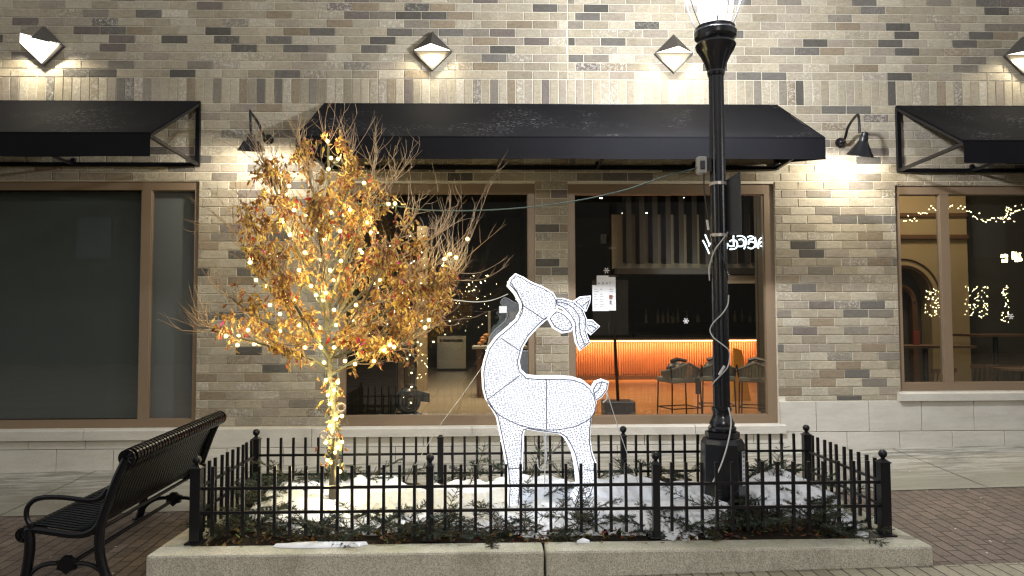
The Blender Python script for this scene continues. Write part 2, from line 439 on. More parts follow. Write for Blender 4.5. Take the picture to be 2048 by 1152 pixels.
# openings: x0,x1,z0,z1
W1 = (-9.4, wx(394), wz(857, 200), wz(362, 200))
W2 = (wx(676), wx(1071), wz(852, 870), wz(366, 870))
W3 = (wx(1137), wx(1553), wz(851, 1340), wz(367, 1340))
W4 = (wx(1797), 9.6, wz(782, 1900), wz(371, 1900))
WINS = [W1, W2, W3, W4]
zs = wz(208, 1000)                          # bottom of the soldier course
CH, BL_ = .1016, .3048
J = .0095
palette = [((.52,.455,.335), 22), ((.47,.41,.305), 20), ((.57,.51,.39), 18), ((.44,.38,.30), 13), ((.40,.345,.25), 8),
           ((.14,.13,.112), 5), ((.20,.185,.16), 5), ((.30,.265,.215), 7), ((.36,.29,.20), 6), ((.225,.19,.165), 3)]
pc = [c for c, w in palette for _ in range(w)]
def brick_tone():
    c = random.choice(pc); k = random.uniform(.9, 1.1)
    dk = sum(c) < .5
    r = random.random(); al = 0
    if r < .16: al = random.uniform(.5, 1)
    elif r < .5: al = random.uniform(0, .22)
    if dk: al *= .35
    return (c[0]*k, c[1]*k, c[2]*k, al)
bk = MB()
def one_brick(x0, x1, z0, z1, tone):
    if x1-x0 < .02 or z1-z0 < .02: return
    yo = YW - random.uniform(0, .0022); e = .0035
    jit = lambda: random.uniform(-.0012, .0012)
    bd = YW+.012
    vs = [(x0, bd, z0), (x1, bd, z0), (x1, bd, z1), (x0, bd, z1),
          (x0, yo+e, z0), (x1, yo+e, z0), (x1, yo+e, z1), (x0, yo+e, z1),
          (x0+e+jit(), yo, z0+e+jit()), (x1-e+jit(), yo, z0+e+jit()), (x1-e+jit(), yo, z1-e+jit()), (x0+e+jit(), yo, z1-e+jit())]
    fs = [(8,9,10,11),(4,5,9,8),(5,6,10,9),(6,7,11,10),(7,4,8,11),(0,1,5,4),(1,2,6,5),(2,3,7,6),(3,0,4,7)]
    bk.add(vs, fs, tone)
def brick(x0, x1, z0, z1):
    tone = brick_tone(); rects = [(x0, x1, z0, z1)]
    for (a, b_, c, d) in WINS:
        out = []
        for (p, q, r, s_) in rects:
            if q <= a or p >= b_ or s_ <= c or r >= d: out.append((p, q, r, s_)); continue
            if p < a: out.append((p, a-.004, r, s_))
            if q > b_: out.append((b_+.004, q, r, s_))
            mp, mq = max(p, a), min(q, b_)
            if r < c: out.append((mp, mq, r, c-.004))
            if s_ > d: out.append((mp, mq, d+.004, s_))
        rects = out
    for r_ in rects: one_brick(*r_, tone)
XC = wx(1136, 100)                           # control joint
row = 0; z = zs - 40*CH; last = 0
XMIN, XMAX = -11.5, 12.0
while z < 7.2:
    if abs(z-zs) < .01:                      # soldier course, three courses high
        x = XMIN
        while x < XMAX:
            brick(x, x+CH-J, z, z+3*CH-J); x += CH
        z += 3*CH; continue
    last = random.choice([k for k in (0, 1, 2) if k != last]); x = XMIN - last*BL_/3
    zt = z+CH-J
    while x < XMAX:
        a, b_ = max(x, XMIN), x+BL_-J
        lim = zl if (a+b_)/2 < XS else zr
        segs = [(a, b_)]
        if z > zs-8*CH and a < XC < b_: segs = [(a, XC-.006), (XC+.006, b_)]
        if zt > lim+.01:
            for q in segs:
                for u in ([q] if not (q[0] < XS < q[1] and z < zr) else [(q[0], XS-.004)]):
                    brick(u[0], u[1], max(z, lim+.004), zt)
        x += BL_
    row += 1; z += CH
bpart(bk, 'brickwork', 'brick')
# solid wall behind the bricks, pierced by the windows
cuts = sorted(set([XMIN, XMAX] + [w for W_ in WINS for w in W_[:2]]))
wm = MB()
for i in range(len(cuts)-1):
    a, b_ = cuts[i], cuts[i+1]; mid = (a+b_)/2; w = [W_ for W_ in WINS if W_[0] < mid < W_[1]]
    if w: wm.box(a, b_, YW+.0085, YW+.30, -.5, w[0][2]); wm.box(a, b_, YW+.0085, YW+.30, w[0][3], 7.3)
    else: wm.box(a, b_, YW+.0085, YW+.30, -.5, 7.3)
bpart(wm, 'wall', 'mortar')
# limestone base
st = MB()
def stones(x0, x1, z0, z1, w=.625, off=0, y=.028, ext=None):
    x = x0 - off
    while x < x1:
        a, b_ = max(x, x0), min(x+w-.006, x1)
        if b_-a > .03: st.box(a, b_, YW-y, YW+.02, z0, z1-.006)
        x += w
z1l = wz(893, 700); z1r = wz(862, 1700)
stones(XMIN, XS, z1l, zl, .64, .18); stones(XMIN, XS, -.35, z1l, .64, .5, .034)
stones(XS+.004, XMAX, z1r, zr, .625, .2, .03); stones(XS+.004, XMAX, -.35, z1r, .625, .47, .036)
stones(W4[0], XMAX, zr+.0, W4[2]-.06, 1.2, .3, .03)
bpart(st, 'stone_base', 'limestone', bevel=.004)
def window(idx, w, mull, zglass, cheeks=True):
    """mull: list of (x0,x1) mullions; zglass=(z0,z1); frame as one part with panes and sill under it"""
    x0, x1, z0, z1 = w; yf = YW+.035; yb = YW+.115
    g0, g1 = zglass[:2]; gx0, gx1 = zglass[2:]
    f = MB(); e = .003
    f.box(x0+e, gx0, yf, yb, z0+e, z1-e); f.box(gx1, x1-e, yf, yb, z0+e, z1-e)
    f.box(gx0, gx1, yf, yb, z0+e, g0); f.box(gx0, gx1, yf, yb, g1, z1-e)
    # inner glazing bead, set back
    for (m0, m1) in mull: f.box(m0, m1, yf+.002, yb, g0, g1)
    xs = [gx0] + [v for mm in mull for v in mm] + [gx1]
    for i in range(0, len(xs), 2):
        a, b_ = xs[i], xs[i+1]; q = .008
        f.box(a, a+q, yf+.018, yb-.01, g0+q, g1-q); f.box(b_-q, b_, yf+.018, yb-.01, g0+q, g1-q)
        f.box(a, b_, yf+.018, yb-.01, g0, g0+q); f.box(a, b_, yf+.018, yb-.01, g1-q, g1)
    fr_ = bpart(f, 'window', 'bronze_frame', bevel=.002)
    for i in range(0, len(xs), 2):
        gm = MB(); gm.box(xs[i]+.009, xs[i+1]-.009, YW+.070, YW+.078, g0+.009, g1-.009)
        gm.build('pane', 'glass', fr_)
    return fr_
win1 = window(0, W1, [(wx(276, 600), wx(296, 600)), (wx(-440), wx(-420))], (wz(840, 200), wz(379, 200), W1[0]+.08, wx(384)))
win2 = window(1, W2, [], (wz(832, 870), wz(385, 870), wx(689), wx(1057)))
win3 = window(2, W3, [], (wz(832, 1340), wz(387, 1340), wx(1151), wx(1534)))
win4 = window(3, W4, [(wx(1889, 600), wx(1907, 600)), (wx(2250), wx(2270))], (wz(766, 1900), wz(388, 1900), wx(1808), W4[1]-.08))
def sill(parent, x0, x1, zt, h):
    s_ = MB(); x = x0; ln = 1.62
    while x < x1:
        b_ = min(x+ln-.006, x1)
        vs = [(x,YW-.075,zt-h),(b_,YW-.075,zt-h),(b_,YW+.034,zt-h),(x,YW+.034,zt-h),(x,YW-.075,zt-.022),(b_,YW-.075,zt-.022),(b_,YW-.045,zt-.006),(x,YW-.045,zt-.006),(b_,YW+.034,zt-.002),(x,YW+.034,zt-.002)]
        s_.add(vs, [(0,3,2,1),(0,1,5,4),(4,5,6,7),(7,6,8,9),(1,2,8,6,5),(3,0,4,7,9),(2,3,9,8)]); x += ln
    return s_.build('sill', 'limestone', parent)
sill(win1, W1[0]-.1, wx(398), W1[2], .125); sill(win2, W2[0]-.06, W2[1]+.22, W2[2], .11)
sill(win3, W2[1]+.226, W3[1]+.06, W2[2], .11); sill(win4, W4[0]-.05, XMAX, W4[2]-.002, .105)
win1['label'] = 'window with dark blank blind behind the glass'; win4['label'] = 'window with tan arch and dining tables behind'

# ---- interior shell
FZ = .25
def wfloor(name, x0, x1, y0, y1, mat, z=FZ):
    b = MB(); b.box(x0, x1, y0, y1, z-.1, z); return bpart(b, name, mat)
t = NT('wood_floor'); p = t.pos(); b_ = t.new('ShaderNodeTexBrick'); t.link(p, b_.inputs['Vector'])
b_.inputs['Scale'].default_value = 1; b_.inputs['Brick Width'].default_value = 1.6; b_.inputs['Row Height'].default_value = .16; b_.inputs['Mortar Size'].default_value = .003
b_.inputs['Color1'].default_value = (.52,.27,.11,1); b_.inputs['Color2'].default_value = (.42,.21,.085,1); b_.inputs['Mortar'].default_value = (.12,.06,.03,1)
n = t.noise(t.mapping(p, (1, 12, 1)), 3, 5, .7)
t.bsdf(t.mix(1., b_.outputs[0], t.ramp(n, [(.3, .65), (.65, 1.)]), 'MULTIPLY'), .32, 0, None, .4); M['wood_floor'] = t.m
wfloor('cafe_floor', 1.2, 10, YW+.31, 25, 'wood_floor')
t = NT('tile_floor'); p = t.pos(); b_ = t.new('ShaderNodeTexBrick'); t.link(p, b_.inputs['Vector']); b_.offset = 0
b_.inputs['Scale'].default_value = 1; b_.inputs['Brick Width'].default_value = .6; b_.inputs['Row Height'].default_value = .6; b_.inputs['Mortar Size'].default_value = .006
b_.inputs['Color1'].default_value = (.45,.36,.25,1); b_.inputs['Color2'].default_value = (.40,.32,.22,1); b_.inputs['Mortar'].default_value = (.2,.16,.11,1)
t.bsdf(b_.outputs[0], .3, 0, None, .4); M['tile_floor'] = t.m
wfloor('kitchen_floor', -4.0, 1.196, YW+.31, 25, 'tile_floor')
iw = MB()
iw.box(-4.1, 10, 25, 25.2, FZ, 5.3); iw.box(-4.1, -4.0, YW+.31, 25, FZ, 5.3)
iw.box(4.35, 4.45, YW+.31, 12, FZ, 5.3); iw.box(4.45, 10, 12.32, 12.42, FZ, 5.3); iw.box(10, 10.1, YW+.31, 25, FZ, 5.3)
iw.box(-4.1, 10.1, YW+.31, 25.2, 5.3, 5.4)
iw.box(.95, 1.05, 16, 25, FZ, 5.3)
bpart(iw, 'inner_wall', 'dark_wall')
# blind behind the first window
bl = MB(); bl.box(W1[0], W1[1]-.02, YW+.16, YW+.17, W1[2]-.05, W1[3]+.05); bpart(bl, 'roller_blind', 'shade_cloth')
bl = MB(); bl.box(-11, -4.1, YW+.31, YW+.4, 0, 5); bpart(bl, 'inner_wall', 'dark_wall')

# ---- cafe fittings seen through the third window
YB = 19.3
bx0, bx1 = wx(1120, 700, YB), wx(1512, 700, YB)
zb = wz(683, 1300, YB); zb0 = wz(751, 1300, YB)
BAR = thing('bar_counter', 'long slatted orange wood bar counter glowing under its top', 'counter', (bx0, YB, FZ))
def tp_(mb, name, mat, th, **k):
    o = mb.build(name, mat, th, **k); o.matrix_parent_inverse = Matrix.Translation(-Vector(th.location)) if not th.rotation_euler.z else th.matrix_world.inverted(); return o
b = MB(); b.box(bx0, bx1, YB+.06, YB+.7, FZ+.16, zb); tp_(b, 'bar_front', 'wood_orange', BAR)
b = MB(); x = bx0
while x < bx1: b.box(x, x+.03, YB, YB+.058, zb0, zb-.02); x += .062
tp_(b, 'slats', 'wood_orange', BAR)
b = MB(); b.box(bx0, bx1+.35, YB-.18, YB+.8, zb+.03, zb+.11); tp_(b, 'counter_top', 'black_matte', BAR)
b = MB(); b.box(bx0, bx1, YB-.15, YB-.09, zb+.005, zb+.028); tp_(b, 'light_strip', 'led_amber', BAR)
b = MB(); b.box(bx0, bx1, YB-.04, YB+.6, FZ, zb0); tp_(b, 'kick_board', 'wood_dark', BAR)
lamp('AREA', 'bar_strip_light', (0,0,0), 95, (1.0,.52,.25), size=1).location = ((bx0+bx1)/2, YB-.28, zb-.0)
ls = bpy.data.objects['bar_strip_light']; ls.data.shape = 'RECTANGLE'; ls.data.size = bx1-bx0; ls.data.size_y = .12; ls.rotation_euler = (R(35),0,0)
ls.parent = BAR; ls.matrix_parent_inverse = Matrix.Translation(-Vector(BAR.location))
# baffle panel above the bar
YP = 18.6
BF = thing('baffle_screen', 'pale panel behind hanging black vertical baffles above the bar', 'screen', (wx(1380,500,YP), YP, wz(535,1380,YP)))
b = MB(); b.box(wx(1228,480,YP), wx(1540,480,YP), YP+.35, YP+.4, wz(536,1380,YP), wz(425,1380,YP)); tp_(b, 'back_panel', 'panel_grey', BF)
b = MB(); px = 1250
while px < 1545:
    x = wx(px, 480, YP); zb_ = wz(529+random.uniform(-1,1), px, YP)
    b.add([(x,YP-.2,zb_),(x+.13,YP-.2,zb_),(x+.13,YP+.34,zb_+.06),(x,YP+.34,zb_+.06),(x,YP-.2,5.28),(x+.13,YP-.2,5.28),(x+.13,YP+.34,5.28),(x,YP+.34,5.28)], [(0,3,2,1),(4,5,6,7),(0,1,5,4),(1,2,6,5),(2,3,7,6),(3,0,4,7)])
    px += 26
tp_(b, 'baffle', 'black_matte', BF)
b = MB(); b.box(wx(1228,545,YP), wx(1540,545,YP), YP-.1, YP+.3, wz(548,1380,YP), wz(537,1380,YP)); b.box(wx(1455,556,YP), wx(1532,556,YP), YP+.2, YP+.25, wz(566,1490,YP), wz(550,1490,YP), mi=1)  # pale strip imitates the bright band reflected in the window glass
tp_(b, 'rail_with_reflection', ['black_matte','panel_grey'], BF)
lamp('AREA', 'baffle_light', (wx(1380,500,YP), YP-.5, 3.0), 12, (1.0,.95,.8), size=1.6, rot=(R(145),0,0))
# back shelf with bottles
YSH = 22.5
SH = thing('back_shelf', 'dark back bar shelf holding rows of glasses and bottles', 'shelf', (wx(1390,640,YSH), YSH, FZ))
b = MB(); b.box(wx(1270,640,YSH), wx(1540,640,YSH), YSH, YSH+.5, FZ, wz(668,1390,YSH)); b.box(wx(1270,640,YSH), wx(1540,640,YSH), YSH+.1, YSH+.5, wz(645,1390,YSH)-.03, wz(645,1390,YSH))
tp_(b, 'shelf_board', 'black_matte', SH)
simple('bottle_glass', (.25,.22,.15), .15, 0, .4, 3, .05)
bts = [(1316,643,0),(1326,643,1),(1336,643,0),(1346,643,2),(1356,643,0),(1374,643,1),(1396,643,2),(1292,643,0),(1470,643,1),(1484,643,0),(1500,643,2),(1512,643,1)]
blab = ['clear tall bottle','slim amber bottle','short round bottle']
for i, (px, py, k) in enumerate(bts):
    q = P(px, py+1, YSH+.25); q.z = wz(645,1390,YSH)+.001
    h = (.42,.36,.28)[k]; r = (.045,.05,.07)[k]
    bb = MB(); bb.lathe([(r,0),(r,h*.6),(r*.35,h*.75),(r*.35,h)], (0,0,0), 10); o = bb.build('bottle', 'bottle_glass', None, 40); o.location = q
    tag(o, 'small dim glass bottle standing on the back bar shelf', 'bottle', 'bottles on the back bar shelf')
# ceiling spots
for i, (px, py, lb) in enumerate(((1202,395,'left one of the front pair'),(1365,394,'right one of the front pair'),(1247,425,'left one of the rear pair'),(1294,425,'right one of the rear pair'))):
    d = P(px, py, 10)-Vector((0,0,CZ)); tt = (5.29-CZ)/d.z; q = Vector((0,0,CZ))+d*tt
    b = MB(); b.lathe([(.07,0),(.07,-.02),(.055,-.025)], (0,0,0), 12)
    th = thing('ceiling_spot', 'tiny white ceiling spotlight inside the cafe, '+lb, 'ceiling light', (q.x,q.y,5.3), 0, 'ceiling spotlights in the cafe')
    o = b.build('trim', 'black_matte', th); b = MB(); b.lathe([(.05,-.026),(.05,-.032)], (0,0,0), 12); b.build('bulb', 'ceiling_spot', th)
lamp('AREA', 'cafe_light', (5.0, 14.5, 5.1), 110, (1.0,.72,.45), size=2.0)
lamp('AREA', 'cafe_front_light', (3.2, 9.8, 5.1), 90, (1.0,.68,.42), size=1.2)
lamp('AREA', 'kitchen_light', (-.6, 15, 5.1), 240, (1.0,.82,.58), size=2.2)
# bar stools
def stool(px, Y, rz, label, towel):
    q = P(px, 760, Y); th = thing('bar_stool', label, 'bar stool', (q.x, Y, FZ), rz, 'grey woven bar stools in the cafe')
    w = .25
    for sx in (-1, 1):
        for sy in (-1, 1):
            b = MB(); b.tube([(sx*w*1.02, sy*w*.9, 0), (sx*w*.95, sy*w*.85, .62)], .011, 6)
            if sy < 0: b.tube([(sx*w*.95, -w*.85, .6), (sx*w*1.08, -w*.9, .84)], .011, 6)
            b.build('leg', 'black_matte', th, 40)
    b = MB()
    b.tube([(-w,-w*.88,.2),(w,-w*.88,.2)], .009, 6); b.tube([(-w,w*.88,.2),(w,w*.88,.2)], .009, 6)
    b.tube([(-w,-w*.88,.2),(-w,w*.88,.2)], .009, 6); b.tube([(w,-w*.88,.2),(w,w*.88,.2)], .009, 6); b.build('footrest', 'black_matte', th)
    b = MB(); b.box(-w, w, -w, w, .58, .66); b.build('seat', 'stool_weave', th, bevel=.02)
    # curved woven back: strips round a half ring
    b = MB()
    top = []
    for k in range(19):
        an = pi + pi*k/18; rr = .30
        tp = Vector((rr*math.cos(an), rr*math.sin(an)*.95, .88 - .13*abs(math.cos(an)))); bt = Vector((rr*.88*math.cos(an), rr*.85*math.sin(an), .64))
        top.append(tp)
        if k < 18:
            a2 = pi + pi*(k+.82)/18
            t2 = Vector((rr*math.cos(a2), rr*math.sin(a2)*.95, .88-.13*abs(math.cos(a2)))); b2 = Vector((rr*.88*math.cos(a2), rr*.85*math.sin(a2), .64))
            nrm = Vector((math.cos(an), math.sin(an), 0))*.008
            b.add([bt, b2, t2, tp, bt+nrm, b2+nrm, t2+nrm, tp+nrm], [(0,1,2,3),(7,6,5,4),(0,4,5,1),(3,2,6,7),(1,5,6,2),(0,3,7,4)])
    b.tube(top, .018, 8); b.tube([Vector((.3*.88*math.cos(pi+pi*k/18), .3*.85*math.sin(pi+pi*k/18), .64)) for k in range(19)], .012, 6)
    b.build('backrest', 'stool_weave', th, 40)
    # bundled place settings lying on the seat
    q2 = Vector((q.x, Y, FZ))
    b = MB(); b.lathe([(.12,0),(.14,.03),(.15,.14),(.10,.20),(.02,.24)], (-.04,0,.662), 12); b.ball((.10,.03,.80), .075, 10, 6)
    b.tube([(-.13,.0,.9),(-.02,.02,.93),(.12,-.02,.90)], .03, 6)
    o = b.build('dish_stack', 'grey_metal', None, 50); o.location = q2; o.rotation_euler = (0,0,rz)
    tag(o, 'stack of dark dishes lying on the seat of the '+label.split(' bar stool')[0]+' bar stool', 'dishes')
    if towel:
        b = MB(); b.box(.10,.17,-.32,-.30,.42,.66); o = b.build('towel', 'grey_metal', None); o.location = q2; o.rotation_euler = (0,0,rz)
        tag(o, 'narrow grey strip hanging down behind the '+label.split(' bar stool')[0]+' bar stool', 'towel')
stool(1358, 11.3, R(16), 'leftmost bar stool, fully in view left of the lamp post', True)
stool(1432, 11.6, R(-6), 'middle bar stool half hidden behind the lamp post', False)
stool(1514, 11.3, R(-24), 'rightmost bar stool beside the window frame', False)
# amber sack/cloth standing behind the post
q = P(1466, 770, 14.0)
b = MB(); b.add([(0,0,FZ),(.34,0,FZ),(.20,.06,FZ+.95),(.05,.06,FZ+1.0),(0,.25,FZ),(.34,.25,FZ),(.20,.12,FZ+.95),(.05,.12,FZ+1.0)], [(0,3,2,1)[::-1],(4,5,6,7),(0,1,2,3),(5,4,7,6),(1,5,6,2),(4,0,3,7),(3,2,6,7)])
simple('amber_plastic', (.62,.34,.05), .5, 0, .2, 4, .1)
o = b.build('wet_floor_board', 'amber_plastic'); o.location = (q.x, 14.0, 0); tag(o, 'amber folding floor board between the middle and rightmost stools', 'floor board')
# kiosk stand
YK = 10.4
q = P(1236, 800, YK)
K = thing('menu_stand', 'black menu stand on a thin pole rising from a square dark box', 'menu stand', (q.x, YK, FZ))
b = MB(); b.box(-.21,.21,-.2,.2,0,.40); b.build('base_box', 'grey_metal', K, bevel=.01)
b = MB(); b.tube([(0.0,0,.40),(-.04,.02,1.45)], .022, 8); b.build('pole', 'black_matte', K)
b = MB(); b.box(-.34,.16,.0,.03,wz(670,1225,YK)-FZ,wz(560,1225,YK)-FZ); b.build('board', 'black_matte', K)
# kitchen things through the second window
q = P(745, 760, 12.2)
CN = thing('counter', 'low dark cabinet counter with panelled side behind the second window', 'counter', (wx(745,760,12.2), 12.2, FZ))
b = MB(); x0, x1 = wx(640,760,12.2), wx(792,760,12.2); b.box(x0, x1, 12.2, 15.2, FZ+.08, wz(700,745,12.2)); b.box(x0+.02, x1-.02, 12.23, 15.17, FZ, FZ+.08)
for k in range(3): b.box(x1+.002, x1+.02, 12.3+k*.95, 12.3+k*.95+.85, FZ+.15, wz(705,745,12.2))
tp_(b, 'cabinet', 'black_matte', CN); b = MB(); b.box(x0-.03, x1+.04, 12.15, 15.25, wz(700,745,12.2)+.002, wz(700,745,12.2)+.04); tp_(b, 'counter_top', 'grey_metal', CN)
YCo = 16.4; b = MB(); b.box(wx(834,600,YCo), wx(853,600,YCo), YCo, YCo+.3, FZ, wz(452,843,YCo)); bpart(b, 'interior_column', 'plaster_tan')
YDW = 23
D_ = thing('dishwasher', 'stainless steel undercounter dishwasher with dark control slot', 'dishwasher', (wx(902,738,YDW), YDW, FZ))
x0, x1 = wx(873,700,YDW), wx(933,700,YDW); z0_, z1_ = wz(738,900,YDW), wz(671,900,YDW)
b = MB(); b.box(x0, x1, YDW, YDW+.6, z0_, z1_); tp_(b, 'door', 'steel', D_, bevel=.02)
b = MB(); b.box(x0+.1, x1-.12, YDW-.012, YDW-.002, z1_-.2, z1_-.12); tp_(b, 'handle_slot', 'black_matte', D_)
b = MB(); b.box(x0+.02, x1-.02, YDW+.05, YDW+.55, FZ, z0_-.002); tp_(b, 'kick_plate', 'black_matte', D_)
# work table with rolls and a glass screen
YT = 14.8; WT = thing('work_table', 'wooden legged work table with pale top beside the deer neck', 'table', (wx(985,790,YT), YT, FZ))
zt = wz(693,980,YT)
b = MB(); b.box(wx(944,693,YT), wx(1055,693,YT), YT, YT+.9, zt-.05, zt); tp_(b, 'table_top', 'panel_grey', WT)
for pxx in (958, 1040):
    for yy in (YT+.05, YT+.75):
        b = MB(); xx = wx(pxx,740,YT); b.box(xx-.05, xx+.05, yy, yy+.1, FZ, zt-.052); tp_(b, 'leg', 'wood_dark', WT)
b = MB(); b.box(wx(976,650,YT), wx(981,650,YT), YT+.1, YT+.14, zt+.001, wz(622,980,YT)); b.box(wx(981,650,YT)+.002, wx(1040,650,YT), YT+.115, YT+.125, zt+.03, wz(622,980,YT), mi=1)
o = b.build('glass_screen', ['panel_grey','glass']); tag(o, 'clear glass screen with pale upright standing on the work table', 'glass screen')
b = MB(); c = P(967, 684, YT+.3); 
for k in range(4): b.ball((c.x+random.uniform(-.06,.06), YT+.3+random.uniform(-.05,.05), zt+.05+k*.055), .07, 10, 6, sz=.6)
simple('bread', (.50,.22,.07), .6, 0, .3, 12, .2); o = b.build('bread_pile', 'bread', None, 60); tag(o, 'small pile of orange brown bread rolls on the work table', 'bread')
# air mover on the kitchen floor
q = P(820, 822, 12.1)
BLW = thing('floor_blower', 'dark blue snail shaped floor blower fan on the tiled floor', 'blower', (q.x, 12.1, FZ), R(20))
b = MB(); N = 20
for k in (0,1):
    pass
prof = [(.05,-.16),(.17,-.15),(.205,-.08),(.205,.08),(.17,.15),(.05,.16)]
vs = []; 
for (r_, y_) in prof:
    for k in range(N):
        an = 2*pi*k/N; vs.append((r_*math.cos(an)-.04, y_, r_*math.sin(an)+.24))
fs = [(j*N+k, j*N+(k+1)%N, (j+1)*N+(k+1)%N, (j+1)*N+k) for j in range(5) for k in range(N)] + [tuple(range(N)), tuple(5*N+k for k in range(N))][::-1]
b.add(vs, fs); b.build('housing', 'blower_blue', BLW, 50)
b = MB(); b.add([(-.02,-.13,.26),(-.02,.13,.26),(-.02,.13,.44),(-.02,-.13,.44),(.28,-.17,.22),(.28,.17,.22),(.28,.17,.36),(.28,-.17,.36)], [(0,3,2,1),(0,1,5,4),(1,2,6,5),(2,3,7,6),(3,0,4,7)]); b.build('outlet', 'blower_blue', BLW)
b = MB(); b.tube([(.11*math.cos(a_*.33)-.04, -.165, .24+.11*math.sin(a_*.33)) for a_ in range(20)], .014, 6); b.tube([(.06*math.cos(a_*.33)-.04, -.17, .24+.06*math.sin(a_*.33)) for a_ in range(20)], .01, 6); b.build('grille', 'grey_metal', BLW)
b = MB(); b.tube(bez([(-.14,0,.42),(-.06,0,.50),(.06,0,.49),(.10,0,.43)]), .017, 6); b.build('handle', 'grey_metal', BLW)
b = MB(); b.box(-.2,.16,-.17,.17,0,.045); b.build('base', 'black_matte', BLW, bevel=.01)

# ---- dining room through the last window
YA = 12.0
b = MB(); cx, czz = wx(1806, 592, YA), wz(592, 1806, YA); sc = YA/FPX
xl, xr = 4.46, wx(1938, 600, YA); zt_ = wz(430, 1870, YA)
ro = 58*sc; n = 20
arc = [(cx+ro*math.cos(pi*k/n), czz+ro*math.sin(pi*k/n)) for k in range(n+1)]
for k in range(n):
    (ax, az), (bx_, bz) = arc[k], arc[k+1]
    b.add([(ax,YA,az),(bx_,YA,bz),(bx_,YA,zt_),(ax,YA,zt_)], [(0,1,2,3)]); b.add([(ax,YA,az),(bx_,YA,bz),(bx_,YA+.3,bz),(ax,YA+.3,az)], [(3,2,1,0)])
b.box(cx+ro, xr, YA, YA+.3, FZ, zt_); 
if cx-ro > xl: b.box(xl, cx-ro, YA, YA+.3, FZ, zt_)
b.box(cx-ro-.01, xr, YA+.001, YA+.3, zt_, 5.29)
bpart(b, 'arched_wall', 'plaster_tan')
b = MB()
for rr, th_ in ((ro+.03, .02), (ro+.14, .014)):
    b.tube([(cx+rr*math.cos(pi*k/24), YA-.01, czz+rr*math.sin(pi*k/24)) for k in range(25)], th_, 6)
b.box(xl, xr, YA-.05, YA-.002, wz(478,1870,YA), wz(470,1870,YA)); b.box(xl, xr, YA-.03, YA-.002, zt_-.03, zt_+.03)
bpart(b, 'arch_moulding', 'wood_dark')
b = MB(); ri = 34*sc
b.tube([(cx+ri*math.cos(pi*k/24), YA+.18, czz+ri*math.sin(pi*k/24)-.1) for k in range(25)], .05, 6); b.box(cx+ri-.04, cx+ri+.05, YA+.15, YA+.25, FZ, czz-.1)
bpart(b, 'inner_arch', 'wood_dark')
lamp('AREA', 'dining_light', (6.6, 10.8, 4.9), 75, (1.0,.78,.50), size=.8, rot=(R(-20),0,0))
wfloor('dining_floor', 4.46, 10, YW+.31, 12.3, 'wood_dark', .26)
def table(px, py, Y, w, d, label, round_=False):
    z = wz(py, px, Y); x = wx(px, py, Y); T = thing('dining_table', label, 'table', (x, Y, FZ))
    b = MB(); h = z-FZ
    if round_: b.lathe([(w/2,h-.03),(w/2,h)], (0,0,0), 24)
    else: b.box(-w/2, w/2, -d/2, d/2, h-.035, h)
    b.build('table_top', 'wood_dark', T)
    b = MB(); b.tube([(0,0,.02),(0,0,h-.04)], .035, 8); b.build('pedestal', 'black_matte', T); b = MB(); b.lathe([(.24,0),(.24,.012),(.05,.03)], (0,0,0), 16); b.build('foot', 'black_matte', T)
table(1850, 690, 10.2, 1.0, .7, 'rectangular table with pale edge beside the arch')
table(1990, 668, 10.9, .9, .7, 'dark table in the middle of the dining room')
table(2046, 735, 9.7, .8, .8, 'round table at the right photo edge behind the last window', True)
def chair(px, Y, rz, label):
    x = wx(px, 740, Y); C_ = thing('dining_chair', label, 'chair', (x, Y, FZ), rz, 'dining chairs behind the last window')
    b = MB(); b.box(-.21,.21,-.21,.21,.43,.46); b.build('seat', 'wood_dark', C_, bevel=.01)
    for sx in (-1,1):
        for sy in (-1,1):
            b = MB(); b.tube([(sx*.2,sy*.2,0),(sx*.18,sy*.18,.43)], .016, 6); b.build('leg', 'wood_dark', C_)
    b = MB()
    for k in range(6): b.tube([(-.18+k*.072,.19,.46),(-.18+k*.072,.24,.86)], .009, 5)
    b.bar((-.21,.24,.87),(.21,.24,.87), .025, .05); b.build('backrest', 'wood_dark', C_)
chair(1945, 10.3, R(185), 'spindle back chair facing the middle dining table')
chair(1998, 10.0, R(160), 'spindle back chair nearest the last window pane middle')
chair(1855, 9.5, R(200), 'spindle back chair closest to the glass left of the mullion')
q = P(1828, 645, 11.4); b = MB(); b.box(-.06,.06,-.01,.01,0,.2); simple('red_card', (.55,.12,.08), .6); o = b.build('menu_card', 'red_card'); o.location = (q.x, 10.2, wz(690,1850,10.2)+.001); o.rotation_euler = (0,0,.4)
o.location.x = wx(1832, 660, 10.2); tag(o, 'small red card standing on the rectangular table beside the arch', 'card')

# ---- neon sign hanging inside the third window
YN = 9.15
def NP(x, y): return P(1380+x/11.38, 440+y/11.38, YN)
NS = thing('neon_sign', 'white neon script sign seen from behind through the glass', 'neon sign', NP(950, 500))
strokes = [[(345,330),(380,420),(425,520),(435,600)], [(290,460),(360,590),(440,770)],
 [(445,560),(500,520),(560,560),(600,620)], [(560,420),(620,520),(600,640),(690,690)],
 [(790,680),(835,650),(835,590),(860,530)],
 [(990,350),(990,470),(1000,600)], [(900,490),(960,455),(1040,470),(1080,540),(1060,620),(1000,660),(900,665)], [(860,570),(930,600),(1000,590)],
 [(1070,370),(1160,360),(1240,400),(1280,470),(1265,560),(1230,660)], [(1110,450),(1180,440),(1230,500),(1200,590),(1100,600)],
 [(1310,385),(1400,370),(1470,430),(1490,520),(1460,610),(1390,650),(1310,620)], [(1320,510),(1400,490),(1470,520)], [(1480,390),(1500,520),(1500,620)], [(1330,560),(1350,450),(1420,430)],
 [(1680,400),(1620,410),(1570,470),(1555,560),(1555,650)], [(1570,560),(1620,500),(1685,505)], [(1600,590),(1680,605)]]
b = MB()
